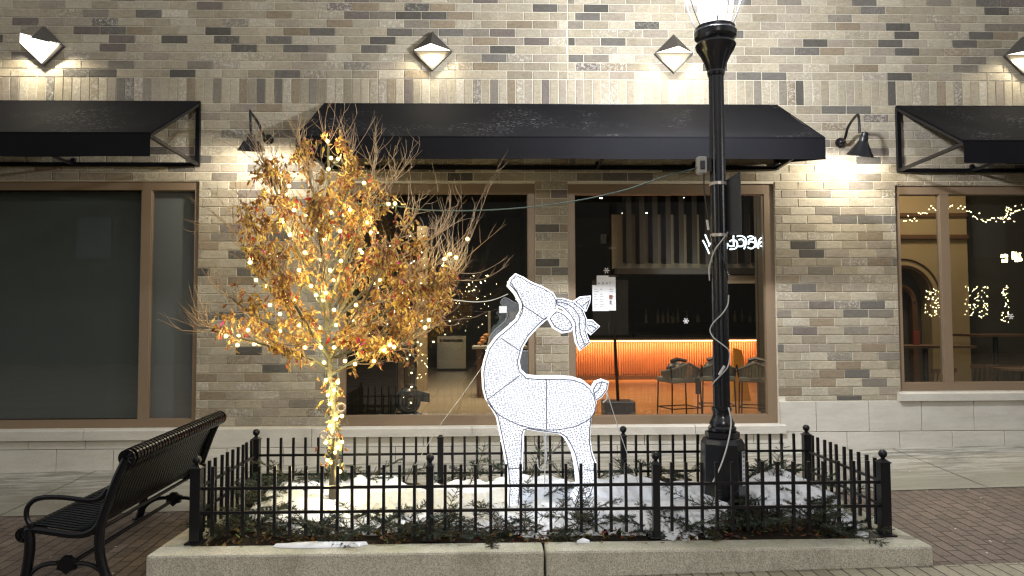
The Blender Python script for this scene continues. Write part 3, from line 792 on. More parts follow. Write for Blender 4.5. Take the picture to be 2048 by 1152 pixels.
for s_ in strokes: b.tube(bez([NP(*c) for c in s_], 4), .0088, 6)
tp_(b, 'neon_tube', 'neon_white', NS, smooth=60)
b = MB()
for xx in (420, 1100, 1600): b.tube([NP(xx, 380), (NP(xx,380).x, YN, 4.9)], .002, 4)
b.bar(NP(380,500)+Vector((0,.03,0)), NP(1690,500)+Vector((0,.03,0)), .01, .02); tp_(b, 'hanger', 'black_matte', NS)

# ---- papers and snowflake stickers on the glass
yg = YW+.066
MN = thing('posted_menu', 'white menu sheets taped to the glass above the bar', 'menu', P(1208, 622, yg))
b = MB()
def sheetp(x0,y0,x1,y1,dy,mi=0):
    a = P(x0,y1,yg); c = P(x1,y0,yg); b.box(a.x, c.x, yg-dy-.0008, yg-dy, a.z, c.z, mi=mi)
sheetp(1194,551,1217,622,.001); sheetp(1185,570,1200,622,.003); sheetp(1216,554,1231,621,.002)
tp_(b, 'sheet', 'paper', MN)
b = MB()
for y in range(578, 618, 5):
    for x in (1188, 1200, 1219):
        if random.random() < .8: sheetp(x, y, x+random.uniform(4,9), y+.9, .0045)
sheetp(1218,590,1225,598,.0045,1); sheetp(1219,601,1223,608,.0045)
tp_(b, 'print', ['ink','paper_print'], MN)
for ch, x, y in (('A',1195,569),('B',1203.5,569),('A',1211,569),('Y',1218,569)):
    cu = bpy.data.curves.new('letter', 'FONT'); cu.body = ch; cu.size = .045; cu.extrude = .0003; cu.materials.append(M['ink'])
    o = bpy.data.objects.new('letter', cu); COL.objects.link(o); q = P(x, y, yg-.0055); o.rotation_euler = (R(90),0,0)
    me_ = bpy.data.meshes.new_from_object(o); bpy.data.objects.remove(o); o = bpy.data.objects.new('letter', me_); COL.objects.link(o); o.rotation_euler = (R(90),0,0)
    o.parent = MN; o.location = q - Vector(MN.location)
for i, (x, y, lb) in enumerate(((1372,642,'above the bar stools'),(1213,541,'just above the menu sheets'),(1453,549,'right of the lamp post'),(2022,633,'on the last window near the photo edge'))):
    q = P(x, y, yg-.002); b = MB()
    for k in range(3):
        an = pi*k/3; dx, dz = math.cos(an)*.036, math.sin(an)*.036
        b.bar((-dx,0,-dz),(dx,0,dz), .0015, .007, upv=(0,1,0) if False else (-math.sin(an),0,math.cos(an)))
        for s_ in (-1,1):
            b.ball((s_*dx*.75,-.001,s_*dz*.75), .007, 6, 4)
    o = b.build('snowflake_sticker', 'paper'); o.location = q; tag(o, 'tiny white snowflake sticker '+lb, 'sticker', 'snowflake stickers on the glass')
b = MB(); q = P(1006, 619, yg-.002); b.box(-.045,.045,-.001,0,-.04,.04); o = b.build('notice_card', 'paper'); o.location = q; tag(o, 'small white card on the glass left of the deer neck', 'card')

# ------------------------------------------------------------------ awnings
YF = 7.38
def awning(x0, x1, label, endR, endL, pxl):
    zt = P(pxl[0], pxl[1], YW).z; zf = P(pxl[2], pxl[3], YF).z; zv = P(pxl[2], pxl[4], YF).z
    A = thing('awning', label, 'awning', ((x0+x1)/2, YW, zt), 0, 'black fabric awnings over the windows')
    yw = YW-.03
    b = MB(); e = .006
    n = 10
    nx_, ny_ = 64, 10
    for sd in (0, 1):
        g_ = []
        for j in range(ny_+1):
            for i in range(nx_+1):
                u_ = i/nx_; v_ = j/ny_; x = x0+(x1-x0)*u_
                sg = -.014*abs(math.sin(pi*(x-x0)/1.15))**.8*math.sin(pi*v_) - .006*math.sin(pi*v_)*math.sin(x*9+v_*4)*math.sin(x*2.3)
                g_.append((x, YF+(yw-YF)*v_+(.008 if sd else 0)*(1-v_), zf+(zt-zf)*v_+sg-(e+.006 if sd else 0)))
        b.add(g_, [(tuple(q for q in (j*(nx_+1)+i, j*(nx_+1)+i+1, (j+1)*(nx_+1)+i+1, (j+1)*(nx_+1)+i)))[::(-1 if sd else 1)] for j in range(ny_) for i in range(nx_)])
    b.add([(x0,YF,zf),(x0,yw,zt),(x0,yw,zt-.016),(x0,YF+.01,zf-e)], [(0,1,2,3)]); b.add([(x1,YF,zf),(x1,yw,zt),(x1,yw,zt-.016),(x1,YF+.01,zf-e)], [(3,2,1,0)])
    tp_(b, 'canopy', 'awning_fabric', A, smooth=50)
    b = MB(); g_ = []
    for sd in (0, 1):
        for zz in (zv, (zv+zf)/2, zf-.012):
            for i in range(97):
                x = x0+(x1-x0)*i/96; k_ = (zf-.012-zz)/(zf-zv)
                g_.append((x, YF-.004+.006*sd+.005*k_*(math.sin(x*5.3)+.6*math.sin(x*13.1)), zz+.003*math.sin(x*3.1)*k_))
    F_ = []
    for sd in (0, 1):
        for j in range(2):
            for i in range(96):
                o_ = sd*291; q = (o_+j*97+i, o_+j*97+i+1, o_+(j+1)*97+i+1, o_+(j+1)*97+i); F_.append(q if sd == 0 else q[::-1])
    for i in range(96): F_.append((i, 291+i, 291+i+1, i+1))
    b.add(g_, F_); b.box(x0, x1, YF-.008, YF-.004, zf-.012, zf-.004)
    tp_(b, 'valance', 'awning_fabric', A)
    if endR: b = MB(); b.add([(x1,YF,zf-.012),(x1,yw,zt-.02),(x1,yw,zf-.0),(x1,YF,zv)], [(0,1,2,3)]); b.add([(x1-.004,YF,zf-.012),(x1-.004,yw,zt-.02),(x1-.004,yw,zf-.0),(x1-.004,YF,zv)], [(3,2,1,0)]); tp_(b, 'side_panel', 'awning_fabric', A)
    if endL: b = MB(); b.add([(x0,YF,zf-.012),(x0,yw,zt-.02),(x0,yw,zf-.0),(x0,YF,zv)], [(3,2,1,0)]); b.add([(x0+.004,YF,zf-.012),(x0+.004,yw,zt-.02),(x0+.004,yw,zf-.0),(x0+.004,YF,zv)], [(0,1,2,3)]); tp_(b, 'side_panel', 'awning_fabric', A)
    b = MB(); w = .045; zq = zf-.06
    b.bar((x0,yw,zt-.03),(x1,yw,zt-.03), w, w); b.bar((x0,yw,zq),(x1,yw,zq), w, w); b.bar((x0,YF+.03,zf-.03),(x1,YF+.03,zf-.03), w*.8, w*.8)
    for x in (x0+.02, x1-.02): b.bar((x,yw,zt-.05),(x,yw,zq), w, w); b.bar((x,yw,zq),(x,YF+.03,zf-.03), w*.75, w*.75); b.bar((x,yw,zt-.04),(x,YF+.04,zf-.02), w*.7, w*.7)
    k = x0+.9
    while k < x1-.3: b.bar((k,yw,zq),(k,YF+.03,zf-.03), w*.6, w*.6); b.box(k-.02,k+.02,yw-.02,yw+.02,zq+.01,zq+.07); k += 1.15
    tp_(b, 'frame', 'black_paint', A)
    return A
awning(-9.2, wx(403, 203), 'black awning at the left edge, open end frame showing', False, False, (300, 203, 200, 264, 313))
awning(wx(650, 208), wx(1552, 211), 'long black awning over the two middle windows behind the tree', True, True, (1100, 209, 1200, 273, 318))
awning(wx(1789, 213), 9.6, 'black awning at the right edge, frosted top and open end frame', False, False, (1900, 213, 2000, 280, 326))

# ------------------------------------------------------------------ wall sconces (folded metal diamonds)
def sconce(px, py, label, open_=False):
    c = P(px, py, YW-.03); s_ = .232; d = .235
    T = thing('wall_sconce', label, 'wall light', (c.x, YW-.004, c.z), 0, 'diamond shaped wall lights')
    y0 = -.02
    b = MB()      # back box: diamond tray
    o_ = [(0, s_), (s_, 0), (0, -s_), (-s_, 0)]; i_ = [(x*.87, z_*.87) for x, z_ in o_]
    vs = [(x, -.045, z_) for x, z_ in o_] + [(x, .0, z_) for x, z_ in o_] + [(x, -.045, z_) for x, z_ in i_] + [(x, -.015, z_) for x, z_ in i_]
    fs = []
    for k in range(4):
        j = (k+1) % 4; fs += [(k, k+4, j+4, j), (k, j, j+8, k+8), (k+8, j+8, j+12, k+12)]
    b.add(vs, fs); b.build('frame', 'fixture_dark', T)
    b = MB(); b.add([(x, -.0155, z_) for x, z_ in i_], [(0,3,2,1)]); b.build('back_plate', 'fixture_cream', T)
    b = MB()      # hood: half pyramid over the upper half
    ap = (0, -.046-d, 0); tpv = (0, -.046, s_); lf = (-s_, -.046, 0); rg = (s_, -.046, 0)
    b.add([tpv, lf, ap, rg], [(0,1,2),(0,2,3)])
    q = .97; b.add([(0,-.05,s_*q),(-s_*q,-.05,.002),(0,-.046-d*q,.002),(s_*q,-.05,.002)], [(0,2,1),(0,3,2)])
    b.build('hood', 'fixture_dark', T)
    b = MB()
    if not open_:
        b.add([(-s_*.93,-.05,.006),(s_*.93,-.05,.006),(0,-.046-d*.93,.006)], [(0,2,1)] if False else [(0,1,2)])
        b.add([(-s_*.93,-.05,.012),(s_*.93,-.05,.012),(0,-.046-d*.93,.012)], [(2,1,0)])
        b.build('lens', 'sconce_glow', T)
        lamp('SPOT', 'sconce_light', (0, -.13, -.004), 21, (1.0,.90,.70), .03, T, spot=R(168))
    else:
        b.add([(-s_*1.0,-.10,.01),(-s_*.72,-.20,.085),(s_*.98,-.12,-.01),(.0,-.07,-s_*.95)], [(0,3,2,1)])
        b.add([(-s_*1.0,-.095,.01),(-s_*.72,-.195,.085),(s_*.98,-.115,-.01),(.0,-.065,-s_*.95)], [(0,1,2,3)])
        b.build('lens', 'sconce_glow_soft', T)
        b = MB(); b.add([(-s_*.6,-.052,.02),(s_*.9,-.052,.02),(0,-.046-d*.8,.04)], [(0,1,2)]); b.build('tube', 'sconce_glow', T)
        lamp('SPOT', 'sconce_light', (0, -.215, -.03), 32, (1.0,.90,.70), .02, T, spot=R(165))
    return T
sconce(88, 92, 'leftmost diamond wall light with its bright lens hanging open', True)
sconce(865, 103, 'diamond wall light above the middle awning, over the tree side')
sconce(1347, 108, 'diamond wall light just left of the street lamp globe')
sconce(2046, 112, 'diamond wall light cut by the right photo edge')

# ------------------------------------------------------------------ gooseneck lamps
def goose(pw, ps, ptop, rimc, label, tilt):
    w = P(*pw, YW-.02); Ys = 8.13
    s_ = P(*rimc, Ys); G = thing('gooseneck_lamp', label, 'wall lamp', (w.x, YW, w.z), 0, 'gooseneck lamps on the brick piers')
    off = Vector((w.x, YW, w.z)); L_ = lambda v: Vector(v)-off
    b = MB(); b.tube([L_((w.x,YW-.002,w.z)),L_((w.x,YW-.03,w.z))], .058, 16); b.ball(L_((w.x,YW-.035,w.z)), .045, 12, 8); b.build('wall_plate', 'black_paint', G, 40)
    tp = P(*ptop, Ys+.12); neck_end = P(ps[0], ps[1], Ys)
    pts = [Vector((w.x,YW-.04,w.z)), Vector((w.x*.75+tp.x*.25, YW-.13, w.z+.02)), Vector((w.x*.35+tp.x*.65, Ys+.30, (w.z+tp.z)/2+.03)), Vector((tp.x, Ys+.12, tp.z)), Vector(((tp.x+neck_end.x)/2, Ys+.03, tp.z-.025)), neck_end]
    b = MB(); b.tube([L_(q) for q in bez(pts, 6)], .0155, 10); b.build('neck', 'black_paint', G, 60)
    H = s_.z; h = neck_end.z - H
    b = MB(); prof = [(.152,0),(.145,.008),(.118,.045),(.085,.10),(.052,h*.62),(.047,h*.66),(.047,h*.8),(.040,h*.84),(.036,h),(.012,h+.01)]
    b.lathe(prof, (0,0,0), 28); inner = [(.150,.001),(.114,.043),(.08,.095),(.045,h*.6)]
    b2 = MB(); b2.lathe(prof, (0,0,0), 28); b2.f = b2.f[:-2]+[b2.f[-1]]; b2.c = b2.c[:len(b2.f)]; b2.mi = b2.mi[:len(b2.f)]
    vs = []; nn = 28; o0 = len(b2.v)
    for (r_, z_) in inner:
        for k in range(nn): vs.append((r_*math.cos(2*pi*k/nn), r_*math.sin(2*pi*k/nn), z_))
    fs = [((j+1)*nn+k, (j+1)*nn+(k+1)%nn, j*nn+(k+1)%nn, j*nn+k) for j in range(3) for k in range(nn)] + [tuple(3*nn+k for k in range(nn))[::-1]]
    b2.add(vs, fs)
    o = b2.build('shade', 'black_paint', G, 40); o.location = L_((s_.x, Ys, H)); o.rotation_euler = (R(17), R(tilt), 0)
    b = MB(); b.ball((0,0,.075), .026, 12, 8); bb = b.build('bulb', 'goose_glow', G, 60); bb.location = o.location; bb.rotation_euler = o.rotation_euler
    lamp('POINT', 'lamp_light', L_((s_.x, Ys+.004, H+.012)), L_GOOSE, (1.0,.92,.78), .035, G)
goose((537,279), (502,270), (502,226), (503,301), 'gooseneck wall lamp above the left pier, half behind bare twigs', 3)
goose((1681,285), (1719,266), (1711,233), (1720,312), 'gooseneck wall lamp on the right pier beside the open awning frame', 6)

# ------------------------------------------------------------------ planter
b = MB(); ztop = CZ-1.56; XJ = P(1090, 1100, KY0).x; wk = .215
def kerb_seg(x0, x1, y0, y1): b.box(x0, x1, y0, y1, -.35, ztop)
kerb_seg(KX0, XJ-.007, KY0, KY0+wk)
kerb_seg(XJ+.007, KX1, KY0, KY0+wk); kerb_seg(KX0, KX0+wk, KY0+wk+.0, KY1); kerb_seg(KX1-wk, KX1, KY0+wk+.0, KY1); kerb_seg(KX0+wk, KX1-wk, KY1-wk, KY1)
PL = b.build('planter_curb', 'kerb_concrete', None, bevel=.018); tag(PL, 'low rectangular concrete planter curb split by a joint in front', 'planter')
def bedz(x, y):
    t_ = (y-5.35)/1.45
    base = .17 + .215*max(0, min(1, t_/.82))**.9
    if t_ > .82: base -= (t_-.82)*.9
    ex = min(x-(KX0+wk), KX1-wk-x); base -= max(0, .30-ex)*.45
    return max(.13, base + .018*math.sin(x*5.1+y*3)+.014*math.sin(x*11+1)*math.cos(y*9))
b = MB(); NX, NY = 90, 30; xa, xb, ya, yb = KX0+wk-.01, KX1-wk+.01, KY0+wk-.01, KY1-wk+.01
vs = [(xa+(xb-xa)*i/NX, ya+(yb-ya)*j/NY, bedz(xa+(xb-xa)*i/NX, ya+(yb-ya)*j/NY)-.02) for j in range(NY+1) for i in range(NX+1)]
b.add(vs, [(j*(NX+1)+i, j*(NX+1)+i+1, (j+1)*(NX+1)+i+1, (j+1)*(NX+1)+i) for j in range(NY) for i in range(NX)])
structure(b.build('planting_bed', 'soil', None, 60))
# snow patches: blobs (x,y,rx,ry,h)
def XY(px, Y): return P(px, 900, Y).x
blobs = [(XY(600,6.2),6.15,.36,.50,.055),(XY(720,6.2),6.2,.42,.44,.05),(XY(650,5.9),5.85,.45,.20,.06),(XY(930,6.1),6.10,.42,.42,.06),(XY(1060,6.1),6.05,.55,.50,.08),
         (XY(1240,6.1),6.0,.55,.52,.10),(XY(1370,6.0),5.95,.34,.42,.08),(XY(1590,6.15),6.15,.46,.40,.11),(XY(1650,6.1),6.0,.30,.30,.08),(XY(1150,5.7),5.62,.50,.16,.06),(XY(1330,5.7),5.6,.36,.16,.07),
         (XY(820,6.1),6.0,.30,.34,.05),(XY(700,5.7),5.72,.7,.16,.05),(XY(980,5.7),5.75,.5,.16,.05)]
def snowh(x, y):
    h = 0
    for (a, c, rx, ry, hh) in blobs:
        d = ((x-a)/rx)**2+((y-c)/ry)**2
        if d < 1: h = max(h, hh*(1-d*d)**.5)
    h += .006*math.sin(x*23+y*11)+.005*math.sin(y*31-x*7)+.003*math.sin(x*57+y*43)
    h -= .012*max(0, math.sin(x*9.7+math.sin(y*8)*2)*math.sin(y*13.1+x*4))+.02*max(0, math.sin(x*31+y*17))
    return h
NX, NY = 230, 70
ids = {}; b = MB(); vs = []; fs = []
def vid(i, j):
    if (i, j) not in ids:
        x = xa+(xb-xa)*i/NX; y = ya+(yb-ya)*j/NY; h = snowh(x, y)
        ids[(i, j)] = len(vs); vs.append((x, y, bedz(x, y) + (h-.006 if h > .018 else -.03)))
    return ids[(i, j)]
for j in range(NY):
    for i in range(NX):
        x = xa+(xb-xa)*(i+.5)/NX; y = ya+(yb-ya)*(j+.5)/NY
        if snowh(x, y) > .010: fs.append((vid(i,j), vid(i+1,j), vid(i+1,j+1), vid(i,j+1)))
b.add(vs, fs); o = b.build('snow', 'snow', None, 80); tag(o, 'patches of old white snow lying over the planter bed', 'snow', kind='stuff')
# thin ice slabs on the curb
for (px, py, w, d_, lb) in ((640,1076,.34,.05,'long thin slab of ice on the curb below the tree'),(1165,1068,.045,.02,'small lump of snow on the curb right of the joint'),(1745,1050,.05,.05,'small snow clump by the right corner post')):
    b = MB(); n = 18; c = P(px, py, 5.33); zz = ztop if px < 1700 else .16
    top = [(w*math.cos(2*pi*k/n)*random.uniform(.85,1.1), d_*math.sin(2*pi*k/n)*random.uniform(.8,1.15), .016+random.uniform(-.005,.006)) for k in range(n)]
    if px > 700: top = [(x, y, z_) for x, y, z_ in top]
    bot = [(x*1.05, y*1.05, 0) for x, y, _ in top]
    b.add(top+bot+[(0,0,  .028 if px < 700 else .034)], [(k, (k+1)%n, 2*n) for k in range(n)]+[(n+k, n+(k+1)%n, (k+1)%n, k) for k in range(n)])
    o = b.build('ice_slab', 'snow_block', None, 70); o.location = (c.x, 5.30 if px < 1700 else 5.5, zz+.002); tag(o, lb, 'snow')

# ------------------------------------------------------------------ iron fence
FY0, FY1 = 5.41, 6.74; FX0 = P(393, 1000, FY0).x; FX1 = P(1768, 1000, FY0).x
FN = thing('iron_fence', 'low black iron picket fence with ball topped posts round the planter', 'fence', (0, FY0, ztop))
fo = Vector(FN.location)
ZT, ZB, R1, R2 = .727, .235, .572, .400
pk = MB(); pk.box(-.0105,.0105,-.0105,.0105,ZB,ZT); pk0 = pk.build('picket', 'black_paint', FN); pk_used = False
def panel(a, b_, n):
    global pk_used
    a = Vector(a); b_ = Vector(b_); d = (b_-a); L_ = d.length; dn = d.normalized()
    q = MB()
    for rz_ in (R1, R2): q.bar(Vector((a.x,a.y,rz_))+dn*.026-fo, Vector((b_.x,b_.y,rz_))-dn*.026-fo, .020, .020)
    pn = q.build('rail', 'black_paint', FN)
    for k in range(1, n+1):
        c = a + d*(k/(n+1))
        o = pk0 if not pk_used else pk0.copy()
        if pk_used: COL.objects.link(o)
        pk_used = True
        o.parent = pn; o.location = (c.x-fo.x, c.y-fo.y, -fo.z)
        o.rotation_euler = (random.uniform(-.008,.008), random.uniform(-.008,.008), math.atan2(d.y, d.x))
def post(x, y, w, ball=True, zb=.16):
    q = MB(); q.box(-w/2, w/2, -w/2, w/2, zb, .712); q.box(-w/2-.006, w/2+.006, -w/2-.006, w/2+.006, .7125, .722)
    q.add([(-w/2,-w/2,.7225),(w/2,-w/2,.7225),(w/2,w/2,.7225),(-w/2,w/2,.7225),(-.012,-.012,.742),(.012,-.012,.742),(.012,.012,.742),(-.012,.012,.742)], [(0,1,5,4),(1,2,6,5),(2,3,7,6),(3,0,4,7),(4,5,6,7)])
    if zb > .18: q.box(-w/2-.025, w/2+.025, -w/2-.025, w/2+.025, ztop+.001, ztop+.012)
    o = q.build('post', 'black_paint', FN, bevel=.002); o.location = (x-fo.x, y-fo.y, -fo.z)
    if ball:
        q = MB(); q.lathe([(.012,.74),(.016,.747),(.012,.752)], (0,0,0), 12); q.ball((0,0,.777), .031, 16, 12); q.build('ball_finial', 'black_paint', o, 50)
fx_ = [FX0 + (FX1-FX0)*k/3 for k in range(4)]
fxf = [FX0, P(860,1000,FY0).x, P(1312,1000,FY0).x, FX1]; fxb = [FX0, P(881,1000,FY1).x, P(1248,1000,FY1).x, FX1]
for k in range(3):
    panel((fxf[k],FY0,0),(fxf[k+1],FY0,0),14); panel((fxb[k],FY1,0),(fxb[k+1],FY1,0),14)
panel((FX0,FY0,0),(FX0,FY1,0),10); panel((FX1,FY0,0),(FX1,FY1,0),10)
for k, x in enumerate(fxf): post(x, FY0, .072 if k in (0,3) else .052, True, ztop+.002)
for k, x in enumerate(fxb): post(x, FY1, .066 if k in (0,3) else .052, k != 1)

# ------------------------------------------------------------------ street lamp
YL = 6.05; q = P(1445, 900, YL); LX = q.x; sc = YL/FPX
def lz(py): return P(1440, py, YL).z
SL = thing('street_lamp', 'tall black fluted street lamp with glowing glass globe standing in the planter', 'street lamp', (LX, YL, .2))
def lp(mb, name, mat, **k): o = mb.build(name, mat, SL, **k); o.location = (0, 0, -.2); return o
rr = lambda px: px*sc
b = MB(); ph = pi/8
b.lathe([(rr(45)/math.cos(ph)*.97, .20),(rr(44), lz(940)),(rr(43), lz(885)),(rr(38), lz(876)),(rr(33), lz(874))], (0,0,0), 8, phase=ph)
lp(b, 'base', 'lamp_black', bevel=.006)
b = MB(); b.lathe([(rr(34),lz(873)),(rr(34),lz(863)),(rr(27),lz(862))], (0,0,0), 8, phase=ph); b.lathe([(rr(27),lz(861)),(rr(28),lz(855)),(rr(24),lz(851)),(rr(25),lz(846)),(rr(21),lz(838)),(rr(18),lz(830)),(rr(18.5),lz(822)),(rr(20),lz(820)),(rr(20),lz(815)),(rr(16),lz(814))], (0,0,0), 28); lp(b, 'base_collar', 'lamp_black', smooth=40)
b = MB(); b.lathe([(rr(16.5), lz(814)),(rr(15), lz(150))], (0,0,0), 36, flute=(0,1,.90)); lp(b, 'pole', 'lamp_black')
b = MB(); b.lathe([(rr(16.5),lz(152)),(rr(18),lz(146)),(rr(17.5),lz(142)),(rr(23),lz(126)),(rr(30),lz(112)),(rr(38),lz(100)),(rr(41),lz(92)),(rr(38),lz(86)),(rr(35),lz(82)),(rr(42),lz(76)),(rr(43),lz(66)),(rr(39),lz(60)),(rr(40),lz(56))], (0,0,0), 32, flute=(2,5,.93)); lp(b, 'capital', 'lamp_black', smooth=30)
gp = [(rr(37),lz(56)),(rr(44),lz(44)),(rr(53),lz(25)),(rr(60),lz(5)),(rr(65),lz(-20)),(rr(66),lz(-45)),(rr(61),lz(-70)),(rr(50),lz(-92))]
b = MB(); b.lathe(gp, (0,0,0), 40, flute=(1,6,.975)); b.f = b.f[:-2]; b.c = b.c[:-2]; b.mi = b.mi[:-2]; gb = lp(b, 'globe', 'globe_glass')
b = MB(); b.lathe([(rr(52),lz(-92)),(rr(54),lz(-96)),(rr(40),lz(-112)),(rr(16),lz(-128)),(rr(8),lz(-138)),(rr(9),lz(-144)),(.004,lz(-156))], (0,0,0), 28); lp(b, 'roof_cap', 'lamp_black', smooth=40)
b = MB(); b.ball((0,0,lz(10)), rr(24), 16, 10, sz=1.8); lp(b, 'lamp_bulb', 'street_glow', smooth=60)
b = MB(); b.lathe([(rr(30),lz(55)),(rr(22),lz(42)),(rr(20),lz(38))], (0,0,0), 20); lp(b, 'socket', 'paper', smooth=40)
b = MB()
for k in range(6):
    an = 2*pi*k/6+.35; b.tube([Vector((r_*1.0*math.cos(an), r_*1.0*math.sin(an), z_)) for r_, z_ in gp], .004, 5)
lp(b, 'globe_rib', 'lamp_black')
sp = lamp('POINT', 'street_light', (0, 0, lz(-50)-.2), L_STREET, (.93,.95,1.0), .10, SL)
sp2 = lamp('SPOT', 'street_downlight', (0, 0, lz(-40)-.2), L_STREET*1.3, (.95,.96,1.0), .08, SL, spot=R(140)); sp2.data.spot_blend = 1.0
b = MB(); b.box(.0,.0+.02,-.001,0,0,.01)
# metal straps
for py in (368, 471):
    b = MB(); b.lathe([(rr(17.2),lz(py+3)),(rr(17.2),lz(py-3))], (0,0,0), 24); lp(b, 'strap', 'tape')
# side plate sign seen edge on
PS = thing('post_sign', 'small flat metal sign seen edge on, strapped to the lamp post', 'sign', (LX, YL, lz(420)))
b = MB(); x_ = P(1456,420,YL).x-LX
b.add([(x_-.032,.07,lz(470)-lz(420)),(x_+.026,-.24,lz(474)-lz(420)),(x_+.026,-.24,lz(354)-lz(420)),(x_-.032,.07,lz(364)-lz(420)),
       (x_-.026,.075,lz(470)-lz(420)),(x_+.032,-.235,lz(474)-lz(420)),(x_+.032,-.235,lz(354)-lz(420)),(x_-.026,.075,lz(364)-lz(420))], [(0,1,2,3),(7,6,5,4),(0,4,5,1),(3,2,6,7),(1,5,6,2),(0,3,7,4)])
b.build('plate', 'grey_metal', PS)
b = MB(); 
for py in (368,471): b.box(rr(15), x_+.005, -.02, .0, lz(py+4)-lz(420), lz(py-4)-lz(420))
b.build('bracket', 'black_paint', PS)
# outlet box
OB = thing('outlet_box', 'grey weatherproof outlet box hanging on the left of the lamp post', 'outlet box', P(1404, 332, YL-.02))
oo = Vector(OB.location); b = MB(); b.box(-.048,.035,-.04,.03,-.07,.075); b.build('housing', 'plastic_grey', OB, bevel=.014)
b = MB(); b.box(-.026,.012,-.052,-.041,-.035,.035); b.build('cover', 'cord_black', OB, bevel=.004)
b = MB(); b.box(.036,.07,-.03,.03,-.05,.06); b.build('bracket', 'black_paint', OB)
# cords
def cord(name, label, pts, rad, mat, n=6):
    q0 = pts[0]; b = MB(); b.tube(bez(pts, 6), rad, n); o = b.build(name, mat, None, 80, loc=q0); tag(o, label, 'cord'); return o
cord('extension_cord', 'dark green cord sagging from the lamp post outlet to the tree', [P(x, y, Y) for x, y, Y in ((1402,334,6.0),(1330,353,6.05),(1250,380,6.1),(1150,402,6.15),(1050,415,6.18),(950,421,6.2),(850,420,6.2),(790,412,6.2),(720,407,6.2),(670,398,6.2))], .0055, 'cord_green')
pr = rr(17.5)+.006
def spiral(specs, rad):
    out = []
    for (px, py) in specs:
        x = P(px, py, YL).x-LX; z = P(px, py, YL-.08).z
        xx = max(-pr, min(pr, x*.985)); y = -math.sqrt(max(0, pr*pr-xx*xx)) if abs(x) < pr else 0
        out.append(Vector((LX+(xx if abs(x) < pr else x), YL+y-rad*.5, z)))
    return out
cord('power_cord', 'white power cord wound down the lamp post to the snow', spiral([(1458,458),(1440,478),(1425,500),(1419,530),(1418,538)], .006)+spiral([(1418,545),(1419,560)],.006), .0055, 'cord_white')
cord('power_cord', 'lower loop of white power cord with taped plug round the post', spiral([(1453,590),(1450,610),(1438,628),(1424,645),(1420,660),(1424,675)], .006)+spiral([(1440,690),(1453,702),(1454,720),(1449,735),(1438,748),(1427,762),(1424,772)],.006), .0055, 'cord_white')
cord('power_cord', 'thin white cord hanging over the octagonal lamp base', [P(1457,815,YL-.12),P(1462,840,YL-.16),P(1460,865,YL-.20),P(1452,900,YL-.24),P(1440,935,YL-.26),P(1424,968,YL-.28)], .006, 'cord_white')
cord('power_cord', 'dark cord dangling from the outlet box to a white plug', [P(1408,346,YL-.06),P(1408,375,YL-.07),P(1412,410,YL-.08),P(1416,436,YL-.09)], .006, 'cord_black')
cord('power_cord', 'dark cord crossing the lamp post in an x under the lower strap', spiral([(1420,470),(1432,500),(1444,530),(1452,560)],.006), .005, 'cord_black')
b = MB(); b.tube([P(1438,750,YL-.09), P(1449,732,YL-.09)], .011, 8); b.tube([P(1414,440,YL-.09),P(1417,460,YL-.09)], .010, 8); o = b.build('plug', 'cord_white'); tag(o, 'taped white cord plugs fixed to the lamp post', 'plug')
# label strip with a black mark on the base
LS = thing('post_label', 'narrow white label strip with black mark stuck on the octagonal lamp base', 'label', P(1478, 930, YL-.12))
lo = Vector(LS.location); an = R(45); dx = Vector((math.cos(R(67.5)), math.sin(R(67.5)), 0))
bx = P(1477, 930, YL-.13)
b = MB(); w_ = .014; zt1, zb1 = lz(898), lz(965)
c0 = Vector((LX+rr(43.8)*math.cos(R(-45))*1.0, YL+rr(43.8)*math.sin(R(-45)), 0)); tn = Vector((math.cos(R(45)), math.sin(R(45)), 0)); nr = Vector((math.cos(R(-45)), math.sin(R(-45)), 0))
def lab(u0_, u1_, za, zb_, off, name, mat, hh=None):
    b = MB(); vs = []
    for o_ in (off, off+.002):
        for u_, z_ in ((u0_, zb_), (u1_, zb_), (u1_, za), (u0_, za)): 
            v_ = c0 + tn*u_ + nr*o_; vs.append((v_.x-lo.x, v_.y-lo.y, z_-lo.z))
    b.add(vs, [(0,1,2,3)[::-1],(4,5,6,7),(0,1,5,4),(1,2,6,5),(2,3,7,6),(3,0,4,7)]); b.build(name, mat, LS)
lab(-.025, .020, zt1, zb1, .002, 'strip', 'paper'); 
lab(-.019, .014, zt1-.004, zt1-.046, .0045, 'mark', 'cord_black'); lab(-.008, .004, zt1-.014, zt1-.036, .007, 'mark_hole', 'paper')
for k in range(6): lab(-.012, .006, zt1-.07-k*.034, zt1-.082-k*.034, .0045, 'mark', 'ink')

# ------------------------------------------------------------------ deer of light
YD = 6.0
def Z6(x, y): return (900+x/2.88, 500+y/2.88)
def Z4(x, y): return (940+x/4.609, 830+y/4.609)
body = [Z6(*c) for c in ((375,140),(415,158),(465,188),(540,220),(590,250),(613,290),(612,340),(588,378),(548,402),(500,445),(450,500),(415,560),(395,640),(405,690),(440,722),(500,728),(620,727),(700,732),(760,752),(800,785),(825,830),(838,880),(830,930))]
body += [Z4(*c) for c in ((1110,10),(1097,120),(1097,220),(1112,320),(1140,400),(1157,440),(1157,520),(1137,600),(1110,680),(1075,770),(1052,850),(890,850),(935,760),(965,690),(980,620),(975,520),(960,430),(940,340),(905,260),(860,190),(815,160),(700,146),(600,133),(530,120),(498,128),(489,160),(483,300),(479,430),(470,560),(452,850),(338,850),(350,640),(337,470),(315,350),(290,220),(268,120),(243,5))]
body += [Z6(*c) for c in ((235,900),(205,850),(190,790),(185,700),(195,640),(220,560),(265,500),(330,445),(380,400),(405,350),(403,310),(370,250),(330,205),(345,170))]
